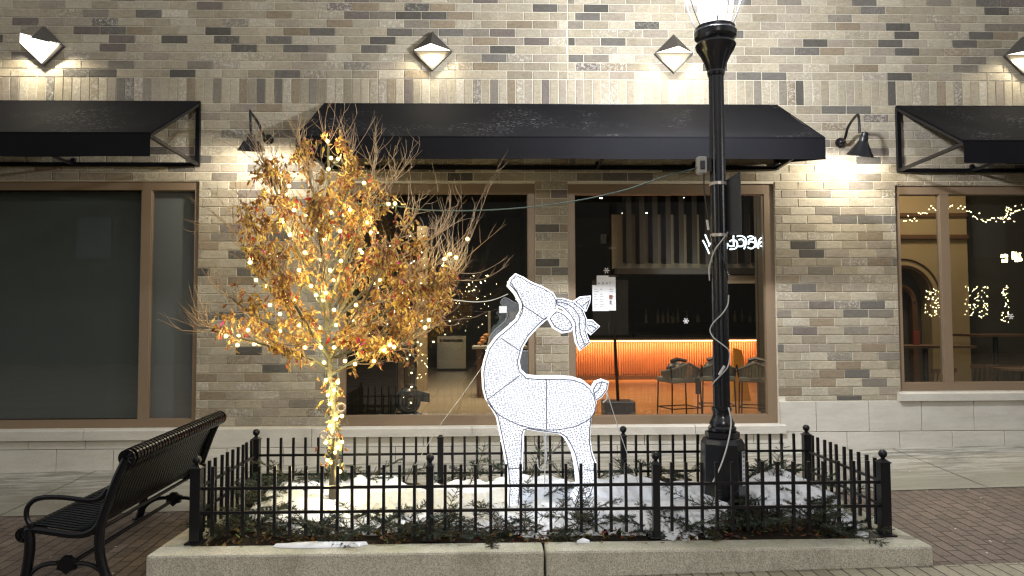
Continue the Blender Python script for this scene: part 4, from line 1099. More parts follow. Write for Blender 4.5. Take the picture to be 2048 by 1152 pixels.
ear = [Z6(*c) for c in ((612,345),(655,365),(692,400),(710,440),(692,466),(645,474),(595,445),(565,395),(585,370))]
antler = [Z6(*c) for c in ((608,282),(650,284),(710,302),(760,345),(780,400),(776,460),(786,500),(802,530),(747,576),(726,530),(716,470),(714,420),(690,375),(650,335),(612,318))]
br1 = [Z6(*c) for c in ((712,298),(750,275),(806,268),(800,302),(782,348),(762,342),(742,322))]
br2 = [Z6(*c) for c in ((780,403),(817,408),(857,440),(810,484),(788,462),(778,440))]
tail = [Z6(*c) for c in ((812,800),(835,760),(870,748),(907,760),(900,800),(870,842),(832,868),(822,835))]
DEER = thing('light_up_deer', 'tall white mesh deer made of lights with its head thrown back', 'light-up deer', P(1090, 1010, YD))
do = Vector(DEER.location)
def puff(poly, inset, Yc, th, name, mat2=('led_mesh','led_rim','deer_wire'), wire=True, inner=()):
    pts = [P(x, y, Yc) for x, y in poly]; n = len(pts); outs = .007 if name == 'body' else .010; p2 = [Vector((p_.x, p_.z)) for p_ in pts]
    area = sum(p2[i].x*p2[(i+1)%n].y-p2[(i+1)%n].x*p2[i].y for i in range(n))
    sgn = 1 if area > 0 else -1
    ins = []
    for i in range(n):
        a = (p2[i]-p2[i-1]).normalized(); c = (p2[(i+1)%n]-p2[i]).normalized()
        na = Vector((-a.y, a.x)); nc = Vector((-c.y, c.x)); nn = (na+nc)
        nn = nn.normalized() if nn.length > .01 else na
        ins.append(p2[i]+nn*inset*sgn/max(.6, nn.dot(na)))
    p2 = [a_ + (a_-b_).normalized()*outs if (a_-b_).length > 1e-5 else a_ for a_, b_ in zip(p2, ins)]
    tri = tessellate_polygon([[Vector((v_.x, v_.y, 0)) for v_ in ins]])
    L_ = lambda x, y, z_: (x-do.x, y-do.y, z_-do.z)
    b = MB()
    fr_ = [L_(v_.x, Yc-th, v_.y) for v_ in ins]; md = [L_(v_.x, Yc-th*.25, v_.y) for v_ in p2]; md2 = [L_(v_.x, Yc+th*.25, v_.y) for v_ in p2]; bk_ = [L_(v_.x, Yc+th, v_.y) for v_ in ins]
    vs = fr_+md+md2+bk_; b.add(vs, [])
    for t_ in tri: b.f.append(list(t_)); b.c.append(None); b.mi.append(0); b.f.append([3*n+i for i in reversed(t_)]); b.c.append(None); b.mi.append(0)
    for i in range(n):
        j = (i+1) % n
        for k in range(3): b.f.append([k*n+i, k*n+j, (k+1)*n+j, (k+1)*n+i]); b.c.append(None); b.mi.append(1)
    o = b.build(name, mat2[:2], DEER)
    if wire:
        b = MB(); cl = [Vector(v_)-Vector((0,.004,0)) for v_ in fr_]
        b.tube(cl+[cl[0]], .0042, 5, cap=False)
        b.tube([Vector(v_)+Vector((0,.004,0)) for v_ in bk_]+[Vector(bk_[0])+Vector((0,.004,0))], .0042, 5, cap=False)
        for ln in inner:
            q_ = bez([P(x, y, Yc) for x, y in ln], 5)
            b.tube([L_(v_.x, Yc-th-.004, v_.z) for v_ in q_], .0036, 5)
        b.build('wire_frame', 'deer_wire', o)
    return o
inner = [[Z6(415,320),Z6(535,400)], [Z6(290,503),Z6(403,580)], [Z6(212,855),Z6(400,715)], [Z6(548,735),Z6(550,1022)],
         [Z6(215,862),Z6(262,922),Z6(330,965),Z6(420,1002),Z6(550,1023),Z6(680,1010),Z6(770,975),Z6(812,935),Z6(830,880)],
         [Z4(355,463),Z4(450,463)], [Z4(1040,475),Z4(1150,480)], [Z6(612,300),Z6(612,345),Z6(585,375),Z6(535,402)], [Z6(345,190),Z6(385,250),Z6(412,320),Z6(395,380)]]
puff(body, .014, YD, .13, 'body', inner=inner)
puff(ear, .010, YD-.17, .035, 'ear'); puff(antler, .004, YD-.10, .045, 'antler', inner=[[Z6(612,300),Z6(650,305),Z6(700,330),Z6(738,385),Z6(745,470),Z6(772,545)]]); puff(br1, .006, YD-.02, .04, 'antler_branch', inner=[[Z6(760,325),Z6(800,290)]]); puff(br2, .006, YD-.02, .04, 'antler_branch', inner=[[Z6(780,430),Z6(820,440),Z6(835,455)]])
puff(tail, .008, YD-.08, .06, 'tail', inner=[[Z6(818,825),Z6(850,800),Z6(868,755)]])
# tiny leds scattered on the rim give it a prickly edge
b = MB()
for i in range(len(body)):
    x0_, y0_ = body[i]; x1_, y1_ = body[(i+1) % len(body)]
    for k in range(3):
        t_ = random.random(); c = P(x0_+(x1_-x0_)*t_, y0_+(y1_-y0_)*t_, YD); c += Vector((random.uniform(-.008,.008), random.uniform(-.05,.05), random.uniform(-.008,.008)))
        b.ball(c-do, .0045, 5, 4)
b.build('led', 'neon_white', DEER)
def guy(label, pts):
    b = MB(); b.tube(bez(pts, 5), .0032, 5); o = b.build('guy_wire', 'cord_white', None, 80, loc=pts[0]); tag(o, label, 'guy wire')
guy('white guy wire from the deer tail down to the right', [P(1214,785,5.95), P(1243,875,5.95), P(1276,966,5.95)])
guy('white guy wire from the deer chest down to the left', [P(972,722,6.0), P(925,790,6.25), P(872,862,6.5), P(820,950,6.7)])
guy('loose white wire from the deer mouth towards the tree', [P(1016,588,6.0), P(985,600,6.0), P(950,604,6.0), P(900,600,6.0), P(860,606,6.0)])
cord('power_cord', 'white cord hanging in a loop under the deer belly', [P(1087,862,6.0),P(1090,890,6.02),P(1093,915,6.02),P(1085,938,6.02),P(1077,935,6.02),P(1075,918,6.02)], .005, 'cord_white')
cord('power_cord', 'straight white cord dropping from the deer belly to the snow', [P(1092,862,6.05),P(1090,920,6.05),P(1089,1000,6.05)], .005, 'cord_white')
cord('power_cord', 'white cord looped behind the deer tail', [P(1213,785,6.0),P(1214,797,6.0),P(1206,805,6.0)], .006, 'cord_white')

# ------------------------------------------------------------------ bench
NB = Vector((-3.175, 5.16, gz(-3.27, 5.16)+.02))
BL2 = 1.55; yaw = math.atan2(-.05, BL2)
BN = thing('park_bench', 'black slatted metal bench with scrolled back beside the planter', 'bench', NB, yaw)
slope = .047
def bq(u, w, l): return Vector((u, l, w + slope*l))
prof = bez([(p_[0], 0, p_[1]) for p_ in ((.0,.385),(.02,.418),(.07,.424),(.19,.408),(.32,.390),(.42,.395),(.49,.435),(.535,.52),(.575,.645),(.638,.784),(.685,.875))], 4)
for side, l in ((0, 0.0), (1, BL2)):
    b = MB()
    fl = [bq(.035,.40,l), bq(.045,.30,l), bq(.035,.18,l), bq(.012,.06,l), bq(-.01,0,l)]
    b.tube(bez(fl), [.034]*(len(bez(fl))), 8); b.lathe([(.05,0),(.05,.012)], bq(-.012,0,l), 12); b.build('leg', 'bench_black', BN, 60)
    b = MB(); rl = [bq(.69,.88,l), bq(.63,.75,l), bq(.575,.60,l), bq(.53,.46,l), bq(.515,.36,l), bq(.52,.25,l), bq(.55,.13,l), bq(.60,.03,l), bq(.625,0,l)]
    b.tube(bez(rl), .033, 8); b.lathe([(.05,0),(.05,.012)], bq(.625,0,l), 12); b.build('leg', 'bench_black', BN, 60)
    b = MB(); ar = [bq(.04,.44,l), bq(.015,.50,l), bq(.03,.57,l), bq(.10,.615,l), bq(.25,.62,l), bq(.44,.60,l), bq(.52,.62,l), bq(.565,.68,l)]
    b.tube(bez(ar), .017, 8); b.tube([bq(.05,.424,l), bq(.05,.45,l)], .028, 8); b.build('armrest', 'bench_black', BN, 60)
    b = MB(); side_f = [bq(p_.x, p_.z-.02, l) for p_ in prof]; b.tube(side_f, .024, 8); b.build('side_frame', 'bench_black', BN, 60)
    b = MB(); arch = [bq(.02,.06,l), bq(.06,.12,l), bq(.14,.17,l), bq(.24,.18,l), bq(.30,.15,l), bq(.36,.18,l), bq(.46,.17,l), bq(.54,.12,l), bq(.57,.06,l)]
    b.tube(bez(arch), .016, 8)
    # leaf ornament
    lf = [(0,-.055),(.03,-.03),(.065,-.02),(.055,.01),(.075,.035),(.04,.045),(.02,.065),(-.02,.065),(-.04,.045),(-.075,.035),(-.055,.01),(-.065,-.02),(-.03,-.03)]
    vs = [bq(.30+x, .165+z_, l-.016) for x, z_ in lf]+[bq(.30+x, .165+z_, l+.016) for x, z_ in lf]; n = len(lf)
    b.add(vs, [tuple(range(n)), tuple(range(2*n-1, n-1, -1))]+[(i, n+i, n+(i+1)%n, (i+1)%n) for i in range(n)]); b.build('arch_brace', 'bench_black', BN, 40)
    # scroll ends with rosettes
    for (cu_, cw, r_) in ((.0,.372,.050),(.695,.885,.058)):
        b = MB()
        a_ = bq(cu_, cw, l+(-.015 if side == 0 else .0)); c_ = bq(cu_, cw, l+(.0 if side == 0 else .015))
        b.tube([a_, c_], r_, 20)
        for k in range(8):
            an = 2*pi*k/8; b.tube([a_+Vector((math.cos(an)*r_*.25,-.004,math.sin(an)*r_*.25)), a_+Vector((math.cos(an)*r_*.85,-.004,math.sin(an)*r_*.85))], .006, 5)
        b.build('scroll_end', 'bench_black', BN, 40)
b = MB(); b.tube([bq(.30,.165,0), bq(.30,.165,BL2)], .016, 8); b.build('stretcher', 'bench_black', BN, 60)
b = MB(); b.tube([bq(.0,.372,0), bq(.0,.372,BL2)], .020, 8); b.tube([bq(.695,.885,0), bq(.695,.885,BL2)], .022, 8); b.tube([bq(.47,.38,0), bq(.47,.38,BL2)], .014, 8); b.build('cross_rail', 'bench_black', BN, 60)
sl = MB(); nS = 34
cs = [(.0+.045*math.cos(R(a_)), .372+.045*math.sin(R(a_))) for a_ in range(-120, 60, 25)][::-1]
ce = [(.695+.052*math.cos(R(a_)), .885+.052*math.sin(R(a_))) for a_ in range(200, -120, -25)]
contour = [(-.0+.045*math.cos(R(a_)), .372+.045*math.sin(R(a_))) for a_ in (250,215,180,145,110,85)] + [(p_.x, p_.z) for p_ in prof[5:-4]] + [(.695+.055*math.cos(R(a_)), .885+.055*math.sin(R(a_))) for a_ in (195,165,135,105,75,45,15,-15,-45,-75)]
sl0 = None
b = MB(); cp = [Vector((u_, 0, w_)) for u_, w_ in contour]
vs = []; wd = .0145
for i, c in enumerate(cp):
    d = (cp[min(i+1, len(cp)-1)]-cp[max(i-1, 0)]).normalized(); nrm = Vector((-d.z, 0, d.x))
    for sy, sn in ((-1,-1),(1,-1),(1,1),(-1,1)): vs.append(c+Vector((0,sy*wd,0))+nrm*sn*.005)
fs = [(i*4+k, i*4+(k+1)%4, (i+1)*4+(k+1)%4, (i+1)*4+k) for i in range(len(cp)-1) for k in range(4)]+[(0,1,2,3),tuple((len(cp)-1)*4+k for k in (3,2,1,0))]
b.add(vs, fs); s0 = b.build('slat', 'bench_black', BN, 35); 
for k in range(nS):
    l = .045+(BL2-.09)*k/(nS-1); o = s0 if k == 0 else s0.copy()
    if k: COL.objects.link(o)
    o.location = (0, l, slope*l)

# ------------------------------------------------------------------ tree
YT_ = 6.2
rng = random.Random(11)
trunkp = [P(x, y, Y) for x, y, Y in ((668,1000,6.15),(667,960,6.15),(668,900,6.16),(669,850,6.18),(667,790,6.2),(660,740,6.2),(655,650,6.2),(652,560,6.2),(655,470,6.2),(658,380,6.2),(656,290,6.2))]
TR = thing('young_tree', 'small tree with golden dead leaves and long bare twigs wrapped in lights', 'tree', trunkp[0])
to = Vector(TR.location)
tb = MB(); tq = bez(trunkp, 5)
tb.tube([p_-to for p_ in tq], [(.040-.030*(i/(len(tq)-1))**.8)*(1.25 if 8 < i < 26 else 1)*rng.uniform(.94,1.06) for i in range(len(tq))], 10)
for k in range(9):
    c = tq[rng.randint(9, 22)]; tb.ball(c-to+Vector((rng.uniform(-.04,.04), -.02, 0)), rng.uniform(.015,.03), 8, 6)
tb.build('trunk', 'bark', TR, 60)
limbs = [
 [(668,745,0),(720,716,-.05),(770,700,-.1),(810,680,-.15),(855,640,-.2),(885,590,-.22),(905,545,-.22)],
 [(660,740,0),(610,712,-.1),(550,694,-.2),(480,676,-.25),(420,655,-.3)],
 [(657,700,0),(600,645,.1),(545,585,.15),(505,520,.2),(470,465,.2)],
 [(655,640,0),(612,540,-.15),(573,450,-.25),(548,370,-.3),(530,330,-.3)],
 [(652,580,0),(605,485,.2),(570,400,.3),(548,340,.35)],
 [(654,510,0),(632,410,.05),(612,330,.1),(600,290,.1)],
 [(655,620,0),(700,500,-.2),(735,410,-.3),(748,340,-.3)],
 [(654,560,0),(710,480,.2),(760,410,.3),(790,360,.3)],
 [(656,660,0),(720,590,.15),(785,530,.25),(840,490,.3),(870,470,.3)],
 [(660,700,0),(740,645,-.3),(810,600,-.4),(862,565,-.45)],
 [(657,700,0),(570,665,.2),(500,625,.3),(455,590,.35)],
 [(660,690,0),(740,620,.1),(810,560,.15),(870,530,.15)],[(658,660,0),(720,560,-.3),(780,500,-.4),(820,450,-.4)],[(660,715,0),(720,660,.1),(780,640,.2),(830,630,.2)],
 [(656,640,0),(650,560,-.4),(640,480,-.6),(630,420,-.65)],
 [(656,640,0),(690,570,.4),(705,480,.6),(700,420,.7)],
 [(660,715,0),(690,660,-.35),(730,600,-.6),(750,560,-.7)],
 [(657,715,0),(620,660,-.35),(580,590,-.55),(560,540,-.65)],
 [(657,600,0),(590,560,-.3),(530,500,-.4),(500,440,-.45)],
 [(660,720,0),(730,690,.3),(800,660,.45),(850,650,.5)],
 [(655,470,0),(690,400,-.1),(700,350,-.1),(690,310,-.1)]]
lb_ = MB(); tw = MB(); leaves = []; anchor = []
def leafmask(px, py):
    tab = [(262,622,684),(300,590,700),(325,510,735),(350,492,745),(400,470,800),(450,480,845),(500,495,855),(550,470,925),(600,445,915),(650,425,905),(700,455,865),(735,480,800),(755,560,720)]
    if py < tab[0][0] or py > tab[-1][0]: return 9
    for (a, l0, h0), (b_, l1, h1) in zip(tab, tab[1:]):
        if a <= py <= b_:
            k_ = (py-a)/(b_-a); lo__ = l0+(l1-l0)*k_; hi__ = h0+(h1-h0)*k_; break
    return ((px-(lo__+hi__)/2)/((hi__-lo__)/2))**2
def to_px(v_):
    d = v_-Vector((0,0,CZ)); f_ = d.dot(fw); return (1024+FPX*d.dot(rt)/f_, 576-FPX*d.dot(up)/f_)
def leafset(p_, n):
    for _ in range(n):
        leaves.append(p_+Vector((rng.gauss(0,.012), rng.gauss(0,.012), rng.gauss(0,.012))))
center = P(660, 600, 6.2)
from mathutils import noise as mnoise
def clump(p_): return mnoise.noise(p_*4.2) > -.10
def twig(p_, d, L_, r_, depth, bare):
    pts = [p_]; n = 6; d = d.normalized(); cur = p_.copy()
    for i in range(n):
        d = (d + Vector((rng.gauss(0,.16), rng.gauss(0,.16), rng.gauss(0,.12)+.10))).normalized(); cur = cur+d*(L_/n); pts.append(cur.copy())
    tw.tube([q_-to for q_ in pts], [r_*(1-.75*i/n) for i in range(n+1)], 4, cap=False)
    for i in range(1, n+1):
        px, py = to_px(pts[i]); mk = leafmask(px, py)
        if mk < 1 and clump(pts[i]) and rng.random() < .95*(1.25-mk*.75): leafset(pts[i], rng.randint(1, 5))
        if depth > 0 and i < n and rng.random() < .62:
            sd = (d + Vector((rng.gauss(0,.8), rng.gauss(0,.8), rng.gauss(.1,.5)))).normalized()
            twig(pts[i], sd, L_*rng.uniform(.35,.65), r_*.6, depth-1, bare)
for lm in limbs:
    w = [P(x, y, 6.2+dy) for x, y, dy in lm]; q_ = bez(w, 5); n = len(q_); r0_ = rng.uniform(.014,.020)
    lb_.tube([v_-to for v_ in q_], [r0_*(1-.72*i/(n-1)) for i in range(n)], 7)
    for i, v_ in enumerate(q_): anchor.append(v_)
    for i in range(3, n, 1):
        for _ in range(2 if rng.random() < .65 else 1):
            dirn = (q_[min(i+1, n-1)]-q_[i-1]).normalized(); out = (q_[i]-center); out = out.normalized() if out.length > .05 else Vector((0,0,1))
            d = (dirn*.6 + out*.6 + Vector((rng.gauss(0,.5), rng.gauss(0,.5), rng.gauss(.25,.35)))).normalized()
            twig(q_[i], d, rng.uniform(.16,.38), .0042, 1, False)
    # long bare whips off the tip
    for _ in range(2):
        d = ((q_[-1]-q_[-5]).normalized()*.8 + Vector((rng.gauss(0,.28), rng.gauss(0,.28), .35+rng.gauss(0,.18)))).normalized()
        twig(q_[-1], d, rng.uniform(.30,.55), .0030, 1, True)
# explicit whips traced from the tree's outline
whips = [[(656,290),(668,240),(672,170)],[(656,290),(640,240),(636,185)],[(656,290),(685,235),(690,200)],[(660,300),(700,255),(715,225)],[(656,290),(650,250),(658,200)],[(690,330),(730,270),(752,232)],[(735,330),(748,290),(752,250)],
 [(905,545),(935,470),(955,410),(985,352)],[(905,545),(950,500),(1012,448)],[(905,545),(960,545),(1015,515)],[(905,545),(905,470),(918,395)],[(905,545),(895,470),(900,400)],[(905,545),(880,470),(888,420)],[(905,545),(940,480),(975,385),(1000,325)],[(900,560),(960,560),(1000,540),(1018,518)],[(905,545),(925,500),(920,340)],
 [(530,330),(495,270),(445,215)],[(530,340),(480,300),(425,275)],[(470,465),(440,400),(405,370)],[(480,480),(430,430),(385,400)],[(505,520),(450,470),(398,450)],[(470,465),(425,430),(385,470)],[(545,360),(515,290),(480,235)],[(600,290),(598,250),(594,205)],[(600,290),(575,240),(545,195)],
 [(420,655),(400,640),(385,622)],[(420,655),(395,650),(383,640)],[(455,590),(425,570),(408,545)],[(480,676),(440,690),(395,660)],[(500,625),(450,630),(398,628)],[(790,360),(815,320),(825,290)],[(760,400),(800,345),(845,300)],[(870,470),(900,440),(900,400)]]
for wp in whips:
    dy = rng.uniform(-.35,.3); w = bez([P(x, y, 6.2+dy*min(1, .4+i*.3)) for i, (x, y) in enumerate(wp)], 5); n = len(w)
    tw.tube([v_-to for v_ in w], [.0032*(1-.7*i/(n-1)) for i in range(n)], 4, cap=False)
    for i in range(2, n-1):
        if rng.random() < .55:
            dirn = (w[i+1]-w[i]).normalized(); twig(w[i], dirn+Vector((rng.gauss(0,.4),rng.gauss(0,.4),rng.gauss(.1,.3))), rng.uniform(.06,.2), .0022, 0, True)
lb_.build('branch', 'bark', TR, 60); tw.build('twig', 'twig', TR)
lm_ = MB()
ltone = [(.58,.40,.10),(.50,.31,.08),(.64,.48,.15),(.32,.16,.05),(.22,.09,.04),(.52,.33,.11),(.40,.22,.06),(.28,.12,.05)]
def leaf(mb, c, ln, wd_, d, nrm, tone, fold=.35):
    d = d.normalized(); s_ = d.cross(nrm).normalized(); nn = s_.cross(d)
    a = c; m1 = c+d*ln*.38; e = c+d*ln+nn*ln*(.05+wd_*9)
    l1 = m1+s_*wd_/2+nn*wd_*fold; r1 = m1-s_*wd_/2+nn*wd_*fold; m2 = c+d*ln*.72+nn*ln*.03
    l2 = m2+s_*wd_*.36+nn*wd_*fold*.7; r2 = m2-s_*wd_*.36+nn*wd_*fold*.7
    mb.add([a, l1, m1, r1, l2, m2, r2, e], [(0,1,2),(0,2,3),(1,4,5,2),(2,5,6,3),(4,7,5),(5,7,6)], tone)
rng.shuffle(leaves)
leaves = leaves[:7200]
for c in leaves:
    d = Vector((rng.gauss(0,.55), rng.gauss(0,.55), -.75+rng.gauss(0,.35))); nr_ = Vector((rng.gauss(0,1), rng.gauss(0,1), rng.gauss(0,.4)))
    k = rng.uniform(.8,1.15); tn_ = rng.choice(ltone)
    if rng.random() < .03: tn_ = (.42,.05,.03)
    if rng.random() < .006: tn_ = (.60,.06,.30)
    leaf(lm_, c-to, rng.choice((.03,.045,.055,.062,.075))*rng.uniform(.85,1.15), rng.uniform(.012,.030), d, nr_, tuple(v_*k for v_ in tn_), rng.uniform(.1,.9))
# curled leaves clinging to the trunk
for _ in range(90):
    c = tq[rng.randint(8, 24)]+Vector((rng.gauss(0,.05), rng.uniform(-.06,.02), rng.gauss(0,.02)))
    leaf(lm_, c-to, rng.uniform(.04,.07), .025, Vector((rng.gauss(0,.6),rng.gauss(0,.4),-.6)), Vector((rng.gauss(0,1),-1,0)), rng.choice(ltone), .4)
lv = lm_.build('leaves', 'dry_leaf', TR)
# light string in the tree
SLG = thing('fairy_lights', 'string of warm glowing fairy lights wound through the golden tree', 'string lights', P(660, 600, 6.1))
so = Vector(SLG.location)
bp = [(655,282),(662,316),(676,318),(657,338),(571,320),(578,372),(574,390),(588,420),(640,392),(728,366),(777,408),(790,407),(735,445),(700,420),(688,430),(694,418),(742,465),(680,462),(602,468),(552,512),(502,518),(610,505),(635,460),(648,478),(598,540),(608,572),(512,560),(532,572),(500,525),(560,628),(588,600),(622,572),(632,590),(646,600),(652,586),(668,560),(720,500),(724,505),(682,522),(660,540),(668,620),(712,610),(672,650),(640,655),(560,662),(532,684),(508,688),(475,690),(452,672),(477,672),(496,660),(610,695),(642,695),(668,695),(690,722),(780,690),(788,694),(768,700),(748,722),(710,728),(858,640),(889,518),(900,508),(912,515),(935,478),(822,640),(850,655),(648,725),(652,760),(676,765),(660,808),(684,832),(664,862),(652,885),(684,884),(676,895),(660,850),(672,838),(670,905),(656,790),(668,780),(655,920),(662,925),(680,943),(748,566),(705,640),(760,560),(598,650),(540,610),(580,470),(566,445),(640,520),(662,425),(615,430),(590,350)]
bb_ = MB(); bb_.ball((0,0,0), .017, 10, 8); bulb0 = bb_.build('bulb', 'bulb_glow', SLG, 80)
bpos = []
for i, (x, y) in enumerate(bp):
    Y = 6.2 + (rng.uniform(-.55,.05) if y < 740 else -.07)
    bpos.append(P(x, y, Y))
for i, c in enumerate(bpos):
    o = bulb0 if i == 0 else bulb0.copy()
    if i: COL.objects.link(o)
    o.location = c-so; o.rotation_euler = (rng.uniform(-1,1), rng.uniform(-1,1), 0)
    if i == 0: ld = bpy.data.lights.new('bulb_light', 'POINT'); ld.energy = E_BULB; ld.color = (1.0, .82, .38); ld.shadow_soft_size = .008
    lo_ = bpy.data.objects.new('bulb_light', ld); COL.objects.link(lo_); lo_.parent = o
wr = MB(); order = sorted(bpos, key=lambda v_: -v_.z); rest = order[1:]; cur = order[0]; seq = [cur]
while rest:
    nx_ = min(rest, key=lambda v_: (v_-cur).length+ (0.3 if v_.z > cur.z+.15 else 0)); rest.remove(nx_); 
    if (nx_-cur).length < .55: seq += [(cur+nx_)/2+Vector((rng.gauss(0,.03), .03, -.03)), nx_]
    else:
        wr.tube([v_-so for v_ in bez(seq, 3)], .0024, 4) if len(seq) > 1 else None; seq = [nx_]
    cur = nx_
if len(seq) > 1: wr.tube([v_-so for v_ in bez(seq, 3)], .0024, 4)
# coils round the trunk
for k in range(3):
    pts = []
    for i in range(60):
        t_ = i/59; py = 945-200*t_; c = P(667, py, 6.17); an = t_*22+k*2.1; rr_ = .05+.012*math.sin(i*1.7+k)
        pts.append(Vector((c.x+rr_*math.cos(an), c.y+rr_*math.sin(an), c.z))-so)
    wr.tube(pts, .0028, 4)
wr.build('wire', 'cord_green', SLG)
b = MB()
for (x, y, r_) in ((664,868,.03),(683,815,.032),(648,870,.03)):
    c = P(x, y, 6.08); b.tube([c+Vector((r_*math.cos(a_*.5), -.01, r_*math.sin(a_*.5))) for a_ in range(13)], .009, 6)
o = b.build('tape_roll', 'tape'); tag(o, 'rings of grey tape and coiled cord tied round the tree trunk', 'tape')

# ------------------------------------------------------------------ evergreen boughs, litter
def bough(mb, base, direction, L_, tone, droop=.35):
    d = direction.normalized(); cur = base.copy(); n = 9; pts = [cur.copy()]
    for i in range(n):
        d = (d+Vector((rng.gauss(0,.08), rng.gauss(0,.08), -droop/n+rng.gauss(0,.05)))).normalized(); cur = cur+d*L_/n
        gzb = bedz(cur.x, cur.y) if KX0+wk < cur.x < KX1-wk and KY0+wk < cur.y < KY1-wk else ztop
        if cur.z < gzb+.012: cur.z = gzb+.012
        pts.append(cur.copy())
    mb.tube(pts, [.004*(1-.8*i/n)+.0008 for i in range(n+1)], 4, tone=(.10,.06,.035), cap=False)
    def needles(p0, p1, cnt, nl):
        ax = (p1-p0).normalized(); o1 = ax.orthogonal().normalized(); o2 = ax.cross(o1)
        for k in range(cnt):
            t_ = k/cnt; c = p0.lerp(p1, t_); an = rng.uniform(0, 2*pi); s_ = (o1*math.cos(an)+o2*math.sin(an)); dd = (s_*.8+ax*.75).normalized()*nl*rng.uniform(.7,1.15)
            sd = ax.cross(s_)*.0021; kk = rng.uniform(.65,1.4)
            mb.add([c-sd, c+sd, c+dd], [(0,1,2)], (tone[0]*kk, tone[1]*kk, tone[2]*kk))
    for i in range(1, n+1):
        needles(pts[i-1], pts[i], 10, .026)
        if i < n:
            for s_ in (-1, 1):
                dd = (pts[i]-pts[i-1]).normalized(); sd = dd.cross(Vector((rng.gauss(0,.3),rng.gauss(0,.3),1))).normalized()*s_
                e = pts[i]+(dd*.7+sd).normalized()*L_*.34*(1-i/n*.6)*rng.uniform(.7,1.2)
                mb.tube([pts[i], e], [.0018,.0008], 3, tone=(.10,.06,.035), cap=False); needles(pts[i], e, 22, .024)
ev = MB()
gt = [(.030,.048,.032),(.045,.068,.048),(.06,.085,.07),(.022,.036,.022),(.06,.075,.045)]
def scatter(nb, fx_, fy_, hL=(.22,.42)):
    for _ in range(nb):
        x = fx_(); y = fy_(); 
        if x > KX1-wk-.05 or x < KX0+wk+.05: continue
        an = rng.uniform(0, 2*pi); d = Vector((math.cos(an), math.sin(an)*.6, rng.uniform(.05,.75)))
        bough(ev, Vector((x, y, bedz(x, y)+.02)), d, rng.uniform(*hL), rng.choice(gt))
U = rng.uniform
scatter(105, lambda: U(FX0+.05, FX1-.05), lambda: U(5.44, 5.60))
scatter(40, lambda: U(FX0+.05, FX1-.05), lambda: U(5.6, 5.75), (.15,.3))
scatter(60, lambda: U(FX0+.05, FX1-.05), lambda: U(6.48, 6.70), (.2,.36))
scatter(30, lambda: U(FX0+.05, FX0+.50), lambda: U(5.5, 6.6)); scatter(26, lambda: U(FX1-.42, FX1-.05), lambda: U(5.5, 6.6))
scatter(8, lambda: P(1340+U(0,130),900,5.9).x, lambda: U(5.6,6.05)); scatter(6, lambda: P(1000+U(0,110),900,6.1).x, lambda: U(5.8,6.2))
o = ev.build('evergreen_boughs', 'needles'); tag(o, 'cut evergreen boughs heaped along the inside of the fence', 'evergreen boughs', kind='stuff')
for i, (px, py, Y, d, L_, lb) in enumerate(((1050,985,6.3,Vector((.55,.1,.9)),.62,'long cut evergreen bough leaning up behind the deer legs'),(938,985,6.35,Vector((.35,0,1)),.42,'single evergreen sprig standing left of the deer'),(1540,965,6.3,Vector((.4,.1,.9)),.38,'evergreen sprig standing right of the lamp base'),(1130,985,6.35,Vector((-.3,0,.6)),.40,'evergreen sprig low between the deer legs'))):
    b = MB(); q_ = P(px, py, Y); q_.z = bedz(q_.x, Y)+.03; bough(b, q_, d, L_, (.06,.09,.06), .1); o = b.build('evergreen_sprig', 'needles', None, None, loc=q_); tag(o, lb, 'evergreen sprig')
lt = MB()
for _ in range(900):
    x = U(FX0, FX1); y = U(5.36, 5.56) if rng.random() < .8 else U(5.6, 6.7); z_ = bedz(x, y)+U(-.005,.02)
    leaf(lt, Vector((x, y, z_)), U(.03,.06), U(.015,.03), Vector((rng.gauss(0,1),rng.gauss(0,1),U(-.1,.35))), Vector((rng.gauss(0,.4),rng.gauss(0,.4),1)), tuple(v_*U(.15,.55) for v_ in rng.choice(ltone)), U(0,.4))
for _ in range(40):
    x = U(FX0, FX1); leaf(lt, Vector((x, U(5.26,5.36), ztop+.004)), U(.02,.05), U(.01,.02), Vector((rng.gauss(0,1),rng.gauss(0,.4),.05)), Vector((0,0,1)), tuple(v_*U(.3,.8) for v_ in rng.choice(ltone)), U(0,.3))
o = lt.build('leaf_litter', 'dry_leaf'); tag(o, 'brown fallen leaves littering the front of the planter bed', 'leaf litter', kind='stuff')
# grit and leaf scraps on the paving
gr = MB()
for _ in range(420):
    x = U(-6.5, 8); y = U(4.9, 8.5)
    if KX0-.02 < x < KX1+.02 and KY0-.02 < y < KY1+.02: continue
    c = Vector((x, y, gz(x, y)+.008)); s_ = U(.003,.010); n = 5
    a0 = U(0,6); top = [c+Vector((s_*U(.6,1.5)*math.cos(a0+2*pi*k/n), s_*U(.6,1.2)*math.sin(a0+2*pi*k/n), U(.001,.005))) for k in range(n)]
    gr.add(top, [tuple(range(n))], rng.choice([(.6,.58,.52),(.35,.25,.15),(.65,.65,.65),(.2,.15,.1)]))
o = gr.build('grit', 'needles'); tag(o, 'bits of grit, ice and leaf scraps on the paving', 'grit', kind='stuff')

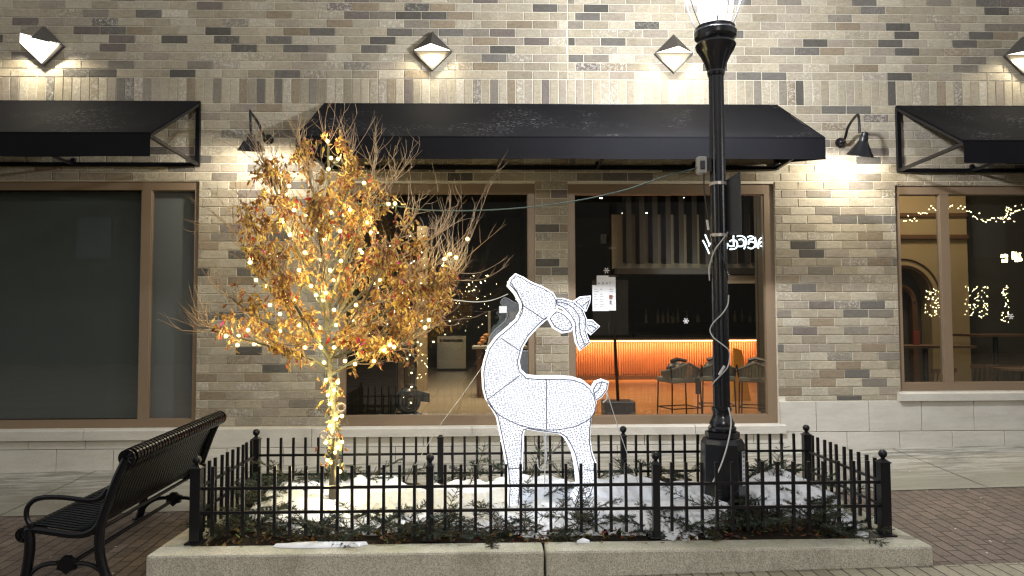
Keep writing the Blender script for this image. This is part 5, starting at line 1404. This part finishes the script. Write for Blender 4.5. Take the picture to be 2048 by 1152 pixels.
# ------------------------------------------------------------------ across the street (seen only as reflections in the glass)
def refl(px, py, Yv):            # where a thing stands, behind the viewer, so that the pane mirrors it there
    q_ = P(px, py, Yv); return Vector((q_.x, 2*(YW+.07)-Yv, q_.z))
def cluster(name, label, pts, Yv, rad, cat='string lights'):
    ps = [refl(x, y, Yv+rng.uniform(-.3,.3)) for x, y in pts]; b = MB()
    for c in ps: b.lathe([(.001,-rad),(rad*.9,-rad*.3),(rad*.9,rad*.3),(.001,rad)], c, 5)
    o = b.build(name, 'far_bulb', None, None, loc=ps[0]); tag(o, label, cat)
g = rng.gauss
cluster('light_garland', 'swag of warm fairy lights strung across the far side of the street', [(1808+i*4.2, 440-30*math.sin(i*.075)**2+g(0,4)) for i in range(58)]+[(2010+U(-8,22), 445-U(0,40)) for _ in range(18)], 30, .026)
cluster('light_curtain', 'small glowing curtain of fairy lights nearest the arch reflection', [(U(1850,1885), U(578,632)) for _ in range(55)], 30, .019)
cluster('light_curtain', 'wide basket of fairy lights across the street', [(U(1930,1976), U(572,635)) for _ in range(65)], 30, .019)
cluster('light_column', 'narrow column of fairy lights across the street', [(U(2003,2018), U(570,645)) for _ in range(40)], 30, .019)
cluster('light_strand', 'tall strand of fairy lights on a trunk reflected in the second window', [(843+g(0,5), 462+i*5.2+g(0,2)) for i in range(0,58,1)], 26, .019)
cluster('lit_bush', 'bush dotted with fairy lights reflected beside the deer head', [(g(930,28), g(610,26)) for _ in range(60)], 26, .014)
cluster('light_sprig', 'short slanting row of fairy lights above the lit bush', [(975-i*7+g(0,2), 553+i*6+g(0,2)) for i in range(12)], 26, .028)
b = MB(); c0_ = refl(2025, 520, 30)
for (x, y, w_, h_) in ((2004,512,3,8),(2010,511,3,6),(2014,513,3,7),(2006,522,4,6),(2013,521,5,7),(2026,511,3,16),(2032,510,4,12),(2033,519,6,9),(2040,510,3,10),(2041,519,6,7)):
    q_ = refl(x, y, 30); b.box(q_.x-w_*.010, q_.x+w_*.010, q_.y-.02, q_.y+.02, q_.z-h_*.01, q_.z+h_*.01)
o = b.build('lit_letters', 'far_bulb', None, None, loc=c0_); tag(o, 'row of warm glowing letters across the street reflected at the right edge', 'lit letters')
b = MB()
b.box(-38, 38, -23, -22, -1, 10.5); b.box(-38.2, 38.2, -22, -21.8, 10.2, 10.8)
AC = thing('facing_building', 'dark building on the far side of the street, seen only mirrored in the glass', 'building', (0, -22, -.2))
o = b.build('facade', 'dark_wall', AC); o.location = (0, 22, .2)
for k in range(12):
    b = MB(); x = -33+k*6; b.box(x-.9, x+.9, -21.99, -21.95, 5.2, 7.4); o = b.build('window', 'grey_metal', AC); o.location = (0, 22, .2)
# unseen copy of the street lamp, added behind the viewer to light the kerb
s2 = copy_tree(SL); s2.location = (1.60, -2.5, -.1); s2['label'] = 'matching unseen street lamp added behind the viewer to light the kerb'
for c in [x for x in COL.objects if x.parent == s2 and x.type == 'LIGHT']:
    c.data = c.data.copy(); c.data.energy = 420 if c.data.type == 'POINT' else 1500; c.data.color = (1.0, .96, .90)
    if c.data.type == 'SPOT': c.data.spot_size = R(152)
